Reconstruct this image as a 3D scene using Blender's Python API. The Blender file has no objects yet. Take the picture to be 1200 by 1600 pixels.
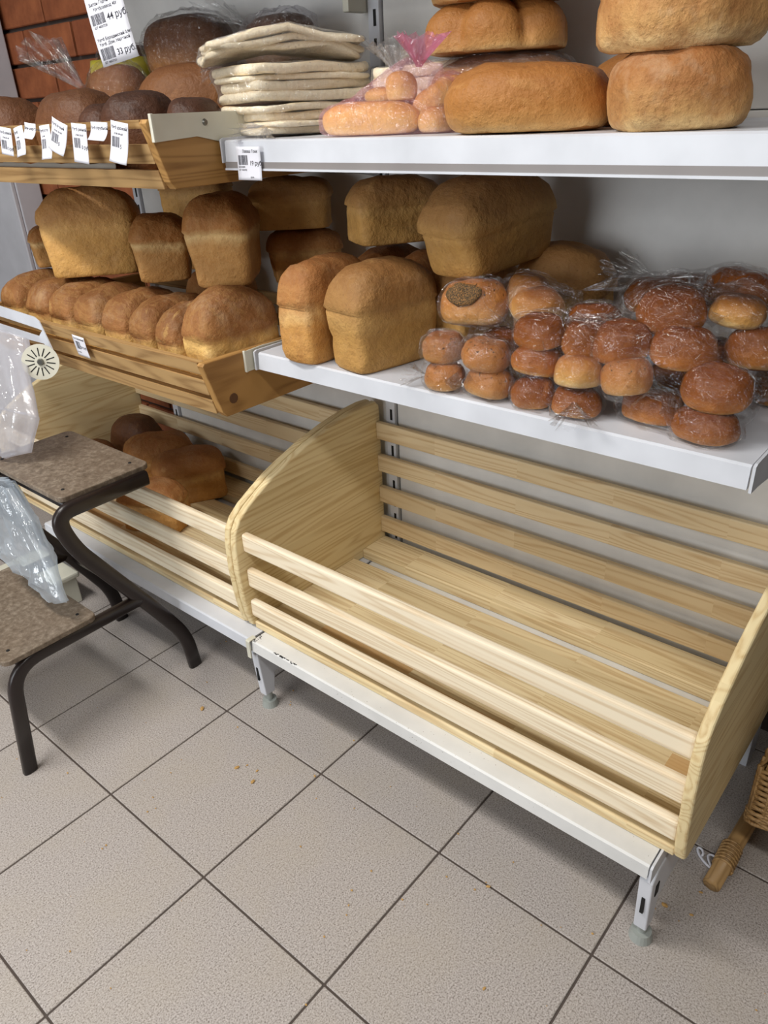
import bpy, bmesh, math, random
from mathutils import Vector, Matrix, noise
from mathutils.bvhtree import BVHTree

D = bpy.data
SC = bpy.context.scene
COL = SC.collection
PI = math.pi

# ------------------------------------------------------------------ camera
cam_d = D.cameras.new('camera')
cam = D.objects.new('camera', cam_d)
COL.objects.link(cam)
R0 = (0.763742, 0.644048, -0.043590)
R1 = (0.276045, -0.386895, -0.879836)
R2 = (-0.583521, 0.659935, -0.473274)
m = Matrix(((R0[0], -R1[0], -R2[0], 1.61268),
            (R0[1], -R1[1], -R2[1], -0.474017),
            (R0[2], -R1[2], -R2[2], 1.352038),
            (0, 0, 0, 1)))
cam.matrix_world = m
cam_d.sensor_fit = 'HORIZONTAL'
cam_d.sensor_width = 36.0
cam_d.lens = 36.0 * 1180.47 / 1200.0
cam_d.clip_start = 0.02
SC.camera = cam

# ------------------------------------------------------------------ world, lights, exposure
w = D.worlds.new('world'); SC.world = w; w.use_nodes = True
w.node_tree.nodes['Background'].inputs[0].default_value = (0.80, 0.87, 1.0, 1)
w.node_tree.nodes['Background'].inputs[1].default_value = 0.05
SC.view_settings.view_transform = 'Standard'
SC.view_settings.look = 'None'
SC.view_settings.gamma = 1
SC.view_settings.use_curve_mapping = False
SC.view_settings.exposure = 0.0


def area(name, loc, rot, sx, sy, power, col):
    l = D.lights.new(name, 'AREA'); l.shape = 'RECTANGLE'
    l.size = sx; l.size_y = sy; l.energy = power; l.color = col
    o = D.objects.new(name, l); COL.objects.link(o)
    o.location = loc; o.rotation_euler = rot
    return o


area('ceiling_tube_light', (0.0, -0.60, 2.62), (0, 0, 0), 1.3, 0.20, 47, (1.0, 0.975, 0.935))
area('ceiling_tube_light', (2.2, -0.80, 2.62), (0, 0, 0), 1.3, 0.20, 24, (1.0, 0.975, 0.935))  # weaker ceiling light added at the right as fill
area('ceiling_tube_light', (0.5, -2.3, 2.62), (0, 0, 0), 1.3, 0.20, 24, (1.0, 0.975, 0.935))
# daylight through the shop window behind the photographer
area('shop_window_light', (-0.1, -3.12, 1.45), (PI / 2, 0, 0), 2.2, 1.5, 60, (0.90, 0.95, 1.0))

# ------------------------------------------------------------------ material helpers


def lin(c):
    return tuple(((x / 255.0) / 12.92 if x / 255.0 <= 0.04045 else ((x / 255.0 + 0.055) / 1.055) ** 2.4) for x in c) + (1,)


class NT:
    def __init__(self, name, rough=0.5, spec=0.5):
        self.m = D.materials.new(name); self.m.use_nodes = True
        self.t = self.m.node_tree; self.n = self.t.nodes; self.l = self.t.links
        self.b = self.n['Principled BSDF']
        self.b.inputs['Roughness'].default_value = rough
        self.b.inputs['Specular IOR Level'].default_value = spec

    def add(self, kind, **kw):
        nd = self.n.new(kind)
        for k, v in kw.items():
            if k in nd.inputs.keys():
                nd.inputs[k].default_value = v
            else:
                setattr(nd, k, v)
        return nd

    def link(self, a, b):
        self.l.new(a, b)

    def coords(self, scale=(1, 1, 1), kind='Object', rot=(0, 0, 0)):
        tc = self.n.new('ShaderNodeTexCoord')
        mp = self.n.new('ShaderNodeMapping')
        mp.inputs['Scale'].default_value = scale
        mp.inputs['Rotation'].default_value = rot
        self.l.new(tc.outputs[kind], mp.inputs[0])
        return mp.outputs[0]

    def noise(self, vec, scale, detail=3, rough=0.5, dist=0.0):
        nd = self.add('ShaderNodeTexNoise')
        nd.inputs['Scale'].default_value = scale
        nd.inputs['Detail'].default_value = detail
        nd.inputs['Roughness'].default_value = rough
        nd.inputs['Distortion'].default_value = dist
        self.l.new(vec, nd.inputs['Vector'])
        return nd.outputs['Fac']

    def ramp(self, fac, stops):
        r = self.n.new('ShaderNodeValToRGB')
        e = r.color_ramp.elements
        while len(e) > 1:
            e.remove(e[-1])
        e[0].position = stops[0][0]; e[0].color = stops[0][1]
        for p, c in stops[1:]:
            x = e.new(p); x.color = c
        self.l.new(fac, r.inputs[0])
        return r.outputs[0]

    def mix(self, fac, a, b, mode='MIX'):
        x = self.n.new('ShaderNodeMix'); x.data_type = 'RGBA'; x.blend_type = mode
        for s, v in ((0, fac), (6, a), (7, b)):
            if hasattr(v, 'is_linked') or hasattr(v, 'links'):
                self.l.new(v, x.inputs[s])
            else:
                x.inputs[s].default_value = v
        return x.outputs[2]

    def math(self, op, a, b=0.0, clamp=False):
        x = self.n.new('ShaderNodeMath'); x.operation = op; x.use_clamp = clamp
        for s, v in ((0, a), (1, b)):
            if hasattr(v, 'links'):
                self.l.new(v, x.inputs[s])
            else:
                x.inputs[s].default_value = v
        return x.outputs[0]

    def bump(self, h, strength, dist=0.002):
        b = self.n.new('ShaderNodeBump')
        b.inputs['Strength'].default_value = strength
        b.inputs['Distance'].default_value = dist
        self.l.new(h, b.inputs['Height'])
        self.l.new(b.outputs[0], self.b.inputs['Normal'])
        return b.outputs[0]

    def color(self, c):
        if hasattr(c, 'links'):
            self.l.new(c, self.b.inputs['Base Color'])
        else:
            self.b.inputs['Base Color'].default_value = c


def flat(name, rgb, rough=0.5, spec=0.5, metal=0.0, speck=0.0):
    t = NT(name, rough, spec)
    t.b.inputs['Metallic'].default_value = metal
    v = t.coords()
    n = t.noise(v, 9, 4)
    c = lin(rgb)
    d = tuple(x * 0.86 for x in c[:3]) + (1,)
    col = t.ramp(n, [(0.3, d), (0.65, c)])
    if speck:
        n2 = t.noise(v, 260, 2, 0.6)
        n3 = t.noise(v, 11, 2)
        f = t.math('MULTIPLY', t.math('GREATER_THAN', n2, 0.725), t.math('GREATER_THAN', n3, 0.5))
        col = t.mix(f, col, lin((110, 95, 80)))
    t.color(col)
    return t.m


def wood(name, axis, light, mid, dark, stave=None, fine=1.0, knots=0.0, rough=0.55, vary=0.10, orange=None):
    """sawn pine: long distorted growth lines along `axis`, optional glued staves"""
    t = NT(name, rough, 0.35)
    along, across = 1.2, 26.0 * fine
    sc = {'x': (along, across, across), 'y': (across, along, across), 'z': (across, across, along)}[axis]
    oi = t.n.new('ShaderNodeObjectInfo')
    tc = t.n.new('ShaderNodeTexCoord')
    off = t.n.new('ShaderNodeVectorMath'); off.operation = 'ADD'
    comb = t.n.new('ShaderNodeCombineXYZ')
    r = t.math('MULTIPLY', oi.outputs['Random'], 7.0)
    for i in range(3):
        t.link(r, comb.inputs[i])
    t.link(tc.outputs['Object'], off.inputs[0]); t.link(comb.outputs[0], off.inputs[1])
    src = off.outputs[0]
    if stave:
        bt = t.n.new('ShaderNodeTexBrick')
        bt.offset = 0.37; bt.offset_frequency = 1
        bt.inputs['Color1'].default_value = (0, 0, 0, 1)
        bt.inputs['Color2'].default_value = (1, 1, 1, 1)
        bt.inputs['Mortar Size'].default_value = 0.0
        bt.inputs['Scale'].default_value = 1.0
        bt.inputs['Brick Width'].default_value = stave[0]
        bt.inputs['Row Height'].default_value = stave[1]
        mp0 = t.n.new('ShaderNodeMapping')
        if stave[2] == 'yz':
            mp0.inputs['Rotation'].default_value = (0, -PI / 2, -PI / 2)
        if stave[2] == 'xz':
            mp0.inputs['Rotation'].default_value = (-PI / 2, 0, 0)
        t.link(tc.outputs['Object'], mp0.inputs[0])
        t.link(mp0.outputs[0], bt.inputs['Vector'])
        sv = bt.outputs['Color']
        sep = t.n.new('ShaderNodeSeparateColor'); t.link(sv, sep.inputs[0])
        sf = sep.outputs[0]
        off2 = t.n.new('ShaderNodeVectorMath'); off2.operation = 'ADD'
        c2 = t.n.new('ShaderNodeCombineXYZ')
        rr = t.math('MULTIPLY', sf, 13.0)
        for i in range(3):
            t.link(rr, c2.inputs[i])
        t.link(src, off2.inputs[0]); t.link(c2.outputs[0], off2.inputs[1])
        src = off2.outputs[0]
    mp = t.n.new('ShaderNodeMapping'); mp.inputs['Scale'].default_value = sc
    t.link(src, mp.inputs[0])
    v = mp.outputs[0]
    big = t.noise(v, 0.55, 2, 0.5, 0.4)
    rings = t.math('SINE', t.math('MULTIPLY', big, 100.0))
    rings = t.math('POWER', t.math('ADD', t.math('MULTIPLY', rings, 0.5), 0.5), 2.2)
    fib = t.noise(v, 7.0, 3, 0.6)
    amt = t.math('MULTIPLY', rings, t.math('ADD', t.math('MULTIPLY', fib, 1.0), -0.03), True)
    base = t.mix(t.noise(v, 0.35, 2), light, mid)
    col = t.mix(amt, base, dark)
    if stave:
        g = t.ramp(sf, [(0.0, (1 - vary, 1 - vary * 1.15, 1 - vary * 1.5, 1)), (1.0, (1.0, 1.0, 1.0, 1))])
        col = t.mix(1.0, col, g, 'MULTIPLY')
        if orange:
            col = t.mix(t.math('MULTIPLY', t.math('GREATER_THAN', sf, 0.955), 0.75), col, orange)
    if knots:
        kn = t.n.new('ShaderNodeTexVoronoi'); kn.inputs['Scale'].default_value = 5.0
        t.link(tc.outputs['Object'], kn.inputs['Vector'])
        kf = t.ramp(kn.outputs['Distance'], [(0.0, (1, 1, 1, 1)), (knots, (0.75, 0.75, 0.75, 1)), (knots * 1.25, (0, 0, 0, 1))])
        col = t.mix(kf, col, (dark[0] * 0.5, dark[1] * 0.45, dark[2] * 0.4, 1))
    t.color(col)
    t.bump(t.math('ADD', fib, t.math('MULTIPLY', rings, 0.4)), 0.25, 0.0008)
    return t.m


PL, PM, PDk = lin((240, 223, 184)), lin((232, 210, 164)), lin((190, 154, 104))
OR = lin((206, 162, 104))
M = {}
M['pine_rail'] = wood('pale_pine_rail', 'x', lin((244, 232, 208)), lin((238, 221, 190)), lin((200, 170, 126)), fine=.9)
M['pine_board'] = wood('pale_pine_board', 'x', PL, PM, PDk, stave=(0.27, 0.043, 'xy'), orange=OR, vary=0.16)
M['pine_slat'] = wood('pale_pine_slat', 'x', lin((232, 213, 178)), lin((224, 202, 162)), lin((190, 154, 108)), stave=(0.24, 0.4, 'xz'), orange=None, vary=0.13)
M['pine_side'] = wood('pale_pine_side', 'y', lin((238, 220, 176)), lin((230, 208, 158)), lin((194, 158, 102)), stave=(0.9, 0.085, 'yz'), vary=0.08, fine=.8)
M['old_rail'] = wood('aged_pine_rail', 'x', lin((196, 162, 112)), lin((168, 130, 82)), lin((120, 84, 46)), fine=0.8)
M['old_side'] = wood('aged_pine_side', 'y', lin((190, 148, 90)), lin((168, 124, 68)), lin((116, 76, 36)), fine=0.55, knots=0.05)
M['cane'] = wood('varnished_cane', 'y', lin((194, 158, 106)), lin((166, 128, 82)), lin((112, 80, 46)), fine=1.2, rough=0.4)
M['steel'] = flat('white_enamel_steel', (214, 217, 224), 0.38, 0.5)
M['steel_dirty'] = flat('white_enamel_speckled', (222, 222, 220), 0.42, 0.5, speck=1)
M['steel_grey'] = flat('grey_price_rail', (140, 134, 132), 0.45)
M['cream_clip'] = flat('cream_enamel', (214, 212, 196), 0.4)
M['panel'] = flat('pale_back_panel', (226, 224, 220), 0.5)
M['slot'] = flat('dark_slot', (18, 17, 16), 0.8)
M['foot'] = flat('grey_nylon_foot', (160, 165, 160), 0.3)
M['stool_paint'] = flat('dark_brown_stool_paint', (40, 31, 29), 0.34, 0.5)
M['paper'] = flat('tag_paper', (232, 232, 240), 0.6)
M['ink'] = flat('tag_ink', (44, 42, 52), 0.7)
M['ink_grey'] = flat('barcode_ink', (70, 70, 80), 0.7)
M['wall'] = flat('wall_paint', (138, 136, 133), 0.8)
M['mortar'] = flat('dark_mortar', (62, 50, 44), 0.9)
M['cab'] = flat('cabinet_enamel', (190, 190, 196), 0.4)
M['grout'] = flat('floor_grout', (84, 74, 68), 0.9)
M['crumb'] = flat('bread_crumb', (190, 150, 90), 0.9)
M['screw'] = flat('steel_screw', (130, 130, 125), 0.35, metal=0.9)


def mk_brick():
    t = NT('red_brick', 0.75, 0.3)
    v = t.coords()
    oi = t.n.new('ShaderNodeObjectInfo')
    n = t.noise(v, 14, 5, 0.6)
    c = t.ramp(n, [(0.3, lin((112, 60, 34))), (0.7, lin((156, 92, 56)))])
    c = t.mix(t.math('MULTIPLY', oi.outputs['Random'], 0.4), c, lin((120, 62, 42)))
    t.color(c); t.bump(n, 0.5, 0.003)
    return t.m


def mk_tile():
    t = NT('speckled_floor_tile', 0.5, 0.35)
    v = t.coords()
    n1 = t.noise(v, 330, 2, 0.7)
    n2 = t.noise(v, 5, 4, 0.6)
    c = t.ramp(n1, [(0.30, lin((104, 94, 88))), (0.45, lin((165, 157, 151))), (0.62, lin((189, 181, 176))), (0.8, lin((212, 205, 201)))])
    st = t.noise(v, 28, 4, 0.65)
    c = t.mix(t.ramp(n2, [(0.45, (0, 0, 0, 1)), (0.8, (0.35, 0.35, 0.35, 1))]), c, lin((176, 164, 142)))
    c = t.mix(t.ramp(st, [(0.73, (0, 0, 0, 1)), (0.78, (0.55, 0.55, 0.55, 1))]), c, lin((120, 104, 84)))
    t.color(c); t.bump(n1, 0.15, 0.0006)
    return t.m


def mk_step():
    t = NT('worn_hardboard', 0.5, 0.4)
    v = t.coords()
    n = t.noise(v, 70, 5, 0.72, 0.3)
    n2 = t.noise(v, 7, 4)
    c = t.ramp(n, [(0.32, lin((84, 74, 64))), (0.5, lin((122, 110, 96))), (0.68, lin((164, 152, 136)))])
    c = t.mix(t.math('MULTIPLY', n2, 0.8), c, lin((112, 94, 76)))
    t.color(c); t.bump(n, 0.3, 0.0015)
    return t.m


def mk_bread(name, bottom, band, top, dark, lo=0.5, hi=0.62, flour=0.0, gloss=0.62, seeds=False, patch=0.35):
    """crust: pale baked sides, browner dome; the split is the crust's own colour"""
    t = NT(name, gloss, 0.25)
    tg = t.n.new('ShaderNodeTexCoord')
    sp = t.n.new('ShaderNodeSeparateXYZ'); t.link(tg.outputs['Generated'], sp.inputs[0])
    oi = t.n.new('ShaderNodeObjectInfo')
    off = t.n.new('ShaderNodeVectorMath'); off.operation = 'ADD'
    cb = t.n.new('ShaderNodeCombineXYZ')
    r = t.math('MULTIPLY', oi.outputs['Random'], 9.0)
    for i in range(3):
        t.link(r, cb.inputs[i])
    t.link(tg.outputs['Object'], off.inputs[0]); t.link(cb.outputs[0], off.inputs[1])
    v = off.outputs[0]
    n = t.noise(v, 11, 4, 0.55)
    z = t.math('ADD', sp.outputs[2], t.math('MULTIPLY', t.math('SUBTRACT', n, 0.5), 0.30))
    c = t.ramp(z, [(0.02, top if lo < 0.2 else bottom), (lo - 0.12, bottom), (lo, band), (hi, top), (0.97, dark)])
    n2 = t.noise(v, 26, 5, 0.65)
    c = t.mix(t.ramp(n2, [(0.38, (patch, patch, patch, 1)), (0.6, (0, 0, 0, 1))]), c, dark)
    wr_ = t.noise(v, 9, 6, 0.7, 1.4)
    c = t.mix(t.ramp(wr_, [(0.40, (0.0, 0.0, 0.0, 1)), (0.47, (0.10, 0.10, 0.10, 1)), (0.50, (0, 0, 0, 1)), (0.60, (0, 0, 0, 1)), (0.66, (0.3, 0.3, 0.3, 1))]), c, band)
    pit = t.noise(v, 190, 2, 0.6)
    c = t.mix(t.ramp(pit, [(0.62, (0, 0, 0, 1)), (0.74, (0.35, 0.35, 0.35, 1))]), c, lin((96, 58, 28)))
    if flour:
        fl = t.noise(v, 16, 4, 0.7)
        c = t.mix(t.ramp(fl, [(0.52, (0, 0, 0, 1)), (0.72, (flour, flour, flour, 1))]), c, lin((226, 204, 170)))
    if seeds:
        sd = t.noise(v, 210, 1, 0.5)
        m1 = t.math('MULTIPLY', t.math('GREATER_THAN', sd, 0.68), t.math('GREATER_THAN', sp.outputs[2], 0.62))
        c = t.mix(m1, c, lin((44, 34, 26)))
    hv = t.n.new('ShaderNodeHueSaturation')
    t.link(t.math('ADD', t.math('MULTIPLY', oi.outputs['Random'], 0.22), 0.88), hv.inputs['Value'])
    t.link(c, hv.inputs['Color'])
    t.color(hv.outputs[0])
    fine = t.noise(v, 70, 4, 0.6)
    t.bump(t.math('ADD', fine, t.math('MULTIPLY', n2, 2.0)), 0.8, 0.0034)
    return t.m


B = {
    'brown': mk_bread('dark_tan_crust', lin((168, 122, 74)), lin((160, 112, 66)), lin((136, 90, 52)), lin((104, 66, 40)), 0.3, 0.6, gloss=0.55, patch=0.4),
    'tin': mk_bread('tin_loaf_crust', lin((206, 152, 84)), lin((220, 178, 116)), lin((182, 128, 74)), lin((146, 94, 52)), 0.5, 0.64, flour=0.10, patch=0.4),
    'tin_pale': mk_bread('pale_tin_loaf_crust', lin((198, 152, 86)), lin((206, 162, 98)), lin((174, 130, 78)), lin((146, 102, 58)), 0.5, 0.66, flour=0.08, patch=0.3),
    'tin_band': mk_bread('banded_tin_loaf_crust', lin((190, 142, 84)), lin((216, 182, 126)), lin((164, 112, 60)), lin((134, 86, 44)), 0.56, 0.66, patch=0.2),
    'tin_row': mk_bread('row_loaf_crust', lin((222, 174, 98)), lin((232, 192, 118)), lin((162, 112, 66)), lin((122, 80, 46)), 0.48, 0.6, flour=0.16, patch=0.35),
    'rye': mk_bread('rye_crust', lin((124, 80, 48)), lin((116, 74, 46)), lin((92, 58, 40)), lin((62, 42, 34)), 0.4, 0.6, gloss=0.5),
    'rye_light': mk_bread('light_rye_crust', lin((150, 104, 62)), lin((140, 96, 58)), lin((112, 72, 46)), lin((86, 56, 38)), 0.4, 0.6, gloss=0.5),
    'round': mk_bread('round_loaf_crust', lin((222, 182, 122)), lin((196, 146, 86)), lin((176, 120, 62)), lin((152, 98, 50)), 0.14, 0.34, gloss=0.5, patch=0.22),
    'round_pale': mk_bread('floured_round_crust', lin((226, 192, 136)), lin((208, 162, 104)), lin((182, 128, 76)), lin((156, 100, 56)), 0.20, 0.55, flour=0.3, gloss=0.6, patch=0.6),
    'bun': mk_bread('glazed_bun_crust', lin((222, 172, 100)), lin((190, 122, 60)), lin((146, 86, 40)), lin((112, 60, 28)), 0.15, 0.48, gloss=0.25, patch=0.3),
    'bun_pale': mk_bread('pale_bun_crust', lin((230, 192, 126)), lin((216, 164, 92)), lin((184, 124, 62)), lin((150, 92, 44)), 0.3, 0.7, gloss=0.35, patch=0.25),
    'bun_seed': mk_bread('seeded_bun_crust', lin((228, 186, 122)), lin((204, 150, 88)), lin((182, 122, 66)), lin((148, 92, 48)), 0.15, 0.48, gloss=0.3, seeds=True, patch=0.2),
    'flat': mk_bread('thin_flatbread', lin((248, 232, 198)), lin((250, 236, 204)), lin((250, 238, 208)), lin((228, 204, 162)), 0.3, 0.7, gloss=0.75, patch=0.25),
    'roll': mk_bread('golden_roll_crust', lin((246, 224, 166)), lin((236, 204, 130)), lin((220, 174, 96)), lin((190, 136, 66)), 0.2, 0.6, gloss=0.4, patch=0.2),
}


def mk_poppy():
    t = NT('poppy_seed_filling', 0.6, 0.3)
    v = t.coords()
    n = t.noise(v, 520, 3, 0.7)
    t.color(t.ramp(n, [(0.40, lin((58, 48, 34))), (0.52, lin((110, 84, 50))), (0.64, lin((170, 120, 68)))]))
    t.bump(n, 0.8, 0.002)
    return t.m


def mk_film(name, tint, base=0.05, gl=0.9, body=0.0, scale=48, strength=1.0, bodycol=None):
    """thin crinkled plastic film: see-through with sharp highlights on its folds"""
    t = NT(name)
    t.n.remove(t.b)
    out = [x for x in t.n if x.type == 'OUTPUT_MATERIAL'][0]
    v = t.coords((0.45, 1.5, 1.0), rot=(0.4, 0.3, 0.6))
    n = t.noise(v, scale, 3, 0.5, 2.2)
    b = t.n.new('ShaderNodeBump'); b.inputs['Strength'].default_value = strength; b.inputs['Distance'].default_value = 0.016
    t.link(n, b.inputs['Height'])
    tr = t.n.new('ShaderNodeBsdfTransparent'); tr.inputs[0].default_value = tint
    gs = t.n.new('ShaderNodeBsdfGlossy'); gs.inputs['Roughness'].default_value = 0.09
    gs.inputs['Color'].default_value = (gl, gl, gl, 1)
    t.link(b.outputs[0], gs.inputs['Normal'])
    fr = t.n.new('ShaderNodeFresnel'); fr.inputs[0].default_value = 1.5
    ms = t.noise(v, scale * 1.7, 3, 0.5, 3.0)
    cre = t.ramp(ms, [(0.44, (0, 0, 0, 1)), (0.5, (0.30, 0.30, 0.30, 1)), (0.56, (0, 0, 0, 1))])
    f = t.math('ADD', t.math('MINIMUM', t.math('MULTIPLY', fr.outputs[0], 0.8), 0.25), t.math('MULTIPLY', cre, base * 4.5), True)
    mx = t.n.new('ShaderNodeMixShader')
    t.link(f, mx.inputs[0]); t.link(tr.outputs[0], mx.inputs[1]); t.link(gs.outputs[0], mx.inputs[2])
    res = mx.outputs[0]
    if body:
        df = t.n.new('ShaderNodeBsdfDiffuse'); df.inputs[0].default_value = bodycol
        tl = t.n.new('ShaderNodeBsdfTranslucent'); tl.inputs[0].default_value = bodycol
        m1 = t.n.new('ShaderNodeMixShader'); m1.inputs[0].default_value = 0.5
        t.link(df.outputs[0], m1.inputs[1]); t.link(tl.outputs[0], m1.inputs[2])
        m2 = t.n.new('ShaderNodeMixShader')
        fn = t.noise(v, scale * 0.5, 3, 0.6, 1.0)
        t.link(t.math('MULTIPLY', t.math('ADD', fn, 0.5), body, True), m2.inputs[0])
        t.link(res, m2.inputs[1]); t.link(m1.outputs[0], m2.inputs[2])
        res = m2.outputs[0]
    t.link(res, out.inputs[0])
    return t.m


F = {
    'clear': mk_film('clear_bag_film', (0.985, 0.985, 0.985, 1), base=0.065),
    'milky': mk_film('milky_bag_film', (0.95, 0.95, 0.97, 1), base=0.09, body=0.07, bodycol=(0.95, 0.94, 0.93, 1), scale=34),
    'pink': mk_film('pink_bag_film', (1.0, 0.955, 0.975, 1), base=0.10, body=0.13, bodycol=(0.95, 0.42, 0.60, 1), scale=30),
    'pinker': mk_film('gathered_pink_film', (1.0, 0.80, 0.90, 1), body=0.35, bodycol=(0.95, 0.45, 0.62, 1), scale=40),
    'white': mk_film('white_packing_film', (0.97, 0.97, 1.0, 1), body=0.42, bodycol=(0.88, 0.88, 0.93, 1), scale=14, strength=0.6),
    'blue': mk_film('bluish_packing_film', (0.93, 0.97, 1.0, 1), body=0.34, bodycol=(0.78, 0.85, 0.93, 1), scale=14, strength=0.6),
}
M['brick'] = mk_brick(); M['tile'] = mk_tile(); M['step'] = mk_step()

# ------------------------------------------------------------------ object helpers


def mesh_from(name, vs, fs, mat, smooth=False):
    me = D.meshes.new(name)
    me.from_pydata([tuple(v) for v in vs], [], fs)
    me.update()
    if smooth:
        me.polygons.foreach_set('use_smooth', [True] * len(me.polygons))
    if mat:
        me.materials.append(mat)
    return me


def put(name, me, parent=None, loc=None):
    """link a mesh whose vertices are world coordinates; origin is moved to loc / its centre"""
    o = D.objects.new(name, me)
    COL.objects.link(o)
    if parent is not None:
        o.parent = parent
    if loc is not None:
        o.location = loc
    return o


def centre(me, c):
    me.transform(Matrix.Translation(-Vector(c)))


def root(name, loc, label, cat, group=None):
    o = D.objects.new(name, None); COL.objects.link(o)
    o.empty_display_size = 0.05
    o.location = loc
    tag(o, label, cat, group)
    return o


def tag(o, label, cat, group=None):
    o['label'] = label; o['category'] = cat
    if group:
        o['group'] = group
    return o


def part(name, me, parent):
    """vertices in world coords; parent unrotated and top-level or a part of it"""
    off = Vector((0, 0, 0)); p = parent
    while p is not None:
        off += p.location; p = p.parent
    centre(me, off)
    return put(name, me, parent)


def bm_to(name, bm, mat, smooth=False):
    me = D.meshes.new(name); bm.to_mesh(me); bm.free()
    if mat:
        me.materials.append(mat)
    if smooth:
        me.polygons.foreach_set('use_smooth', [True] * len(me.polygons))
    return me


def add_box(bm, x0, x1, y0, y1, z0, z1, bev=0.0, seg=2):
    r = bmesh.ops.create_cube(bm, size=1.0)
    vs = r['verts']
    for v in vs:
        v.co = Vector((x0 + (v.co.x + .5) * (x1 - x0), y0 + (v.co.y + .5) * (y1 - y0), z0 + (v.co.z + .5) * (z1 - z0)))
    if bev:
        es = list({e for v in vs for e in v.link_edges})
        bmesh.ops.bevel(bm, geom=es, offset=bev, segments=seg, affect='EDGES', profile=0.5)


def box(name, x0, x1, y0, y1, z0, z1, mat, parent=None, bev=0.0, seg=2):
    bm = bmesh.new(); add_box(bm, x0, x1, y0, y1, z0, z1, bev, seg)
    me = bm_to(name, bm, mat)
    if parent is not None:
        return part(name, me, parent)
    c = Vector(((x0 + x1) / 2, (y0 + y1) / 2, (z0 + z1) / 2)); centre(me, c)
    return put(name, me, None, c)


def prism(name, outline, axis, a0, a1, mat, parent, bev=0.0):
    """outline: list of 2-D points; extruded along axis from a0 to a1"""
    bm = bmesh.new()
    def P(u, v, a):
        return {'x': (a, u, v), 'y': (u, a, v), 'z': (u, v, a)}[axis]
    v0 = [bm.verts.new(P(u, v, a0)) for u, v in outline]
    v1 = [bm.verts.new(P(u, v, a1)) for u, v in outline]
    n = len(outline)
    f0 = bm.faces.new(v0); f1 = bm.faces.new(list(reversed(v1)))
    for i in range(n):
        bm.faces.new((v0[i], v1[i], v1[(i + 1) % n], v0[(i + 1) % n]))
    bmesh.ops.recalc_face_normals(bm, faces=bm.faces[:])
    if bev:
        es = list(set(f0.edges) | set(f1.edges))
        bmesh.ops.bevel(bm, geom=es, offset=bev, segments=3, affect='EDGES', profile=0.5)
    return part(name, bm_to(name, bm, mat), parent)


def tube_mesh(name, pts, rx, ry, mat, seg=10, up=(1, 0, 0), cap=True, sq=2.0):
    """sweep a (super)ellipse along a smooth path"""
    pts = [Vector(p) for p in pts]
    vs, fs = [], []
    n = len(pts)
    for i, p in enumerate(pts):
        t = (pts[min(i + 1, n - 1)] - pts[max(i - 1, 0)]).normalized()
        s = Vector(up); s = (s - t * s.dot(t))
        if s.length < 1e-4:
            s = Vector((0, 0, 1)) - t * t.z
        s.normalize()
        q = t.cross(s)
        for k in range(seg):
            a = 2 * PI * k / seg
            ca, sa = math.cos(a), math.sin(a)
            ex = 2.0 / sq
            u = math.copysign(abs(ca) ** ex, ca) * rx; v = math.copysign(abs(sa) ** ex, sa) * ry
            vs.append(p + s * u + q * v)
    for i in range(n - 1):
        for k in range(seg):
            a = i * seg + k; b = i * seg + (k + 1) % seg
            fs.append((a, b, b + seg, a + seg))
    if cap:
        fs.append(tuple(reversed(range(seg))))
        fs.append(tuple(range((n - 1) * seg, n * seg)))
    return mesh_from(name, vs, fs, mat, True)


def smooth_path(ctrl, r=0.03, k=6):
    """round the corners of a polyline"""
    c = [Vector(p) for p in ctrl]
    out = [c[0]]
    for i in range(1, len(c) - 1):
        a, b, d = c[i - 1], c[i], c[i + 1]
        rr = min(r, (b - a).length * .49, (d - b).length * .49)
        p0 = b + (a - b).normalized() * rr; p1 = b + (d - b).normalized() * rr
        for j in range(k + 1):
            t = j / k
            out.append(p0 * (1 - t) ** 2 + b * 2 * t * (1 - t) + p1 * t * t)
    out.append(c[-1])
    return out


# ------------------------------------------------------------------ room
T = 0.3385
OX, OY = -0.0275, 0.0125
fl = box('floor', -2.6, 3.6, -3.2, 1.4, -0.05, -0.0025, M['grout'])
fl['kind'] = 'structure'
tile_me = None
g = 0.0021
rt = random.Random(2)
for i in range(-4, 8):
    for j in range(-3, 5):
        x0, y0 = OX + i * T, OY + j * T
        if tile_me is None:
            bm = bmesh.new(); add_box(bm, g - T / 2, T / 2 - g, g - T / 2, T / 2 - g, -0.006, 0.0, 0.0012, 1)
            tile_me = bm_to('tile', bm, M['tile'])
        o = D.objects.new('tile', tile_me); COL.objects.link(o); o.parent = fl
        o.location = Vector((x0 + T / 2, y0 + T / 2, 0)) - fl.location
        o.rotation_euler = (0, 0, rt.choice((0, 1, 2, 3)) * PI / 2)


def struct(name, *a, **k):
    o = box(name, *a, **k); o['kind'] = 'structure'; return o


YB = 1.10
wb = struct('wall_back', -2.6, 3.6, YB, YB + 0.12, 0, 2.7, M['mortar'])
struct('wall_left', -2.72, -2.6, -3.2, 1.22, 0, 2.7, M['wall'])
struct('wall_right', 3.6, 3.72, -3.2, 1.22, 0, 2.7, M['wall'])
struct('wall_front', -2.6, 3.6, -3.32, -3.2, 0, 2.7, M['wall'])
struct('ceiling', -2.72, 3.72, -3.32, 1.22, 2.7, 2.8, M['wall'])
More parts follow.
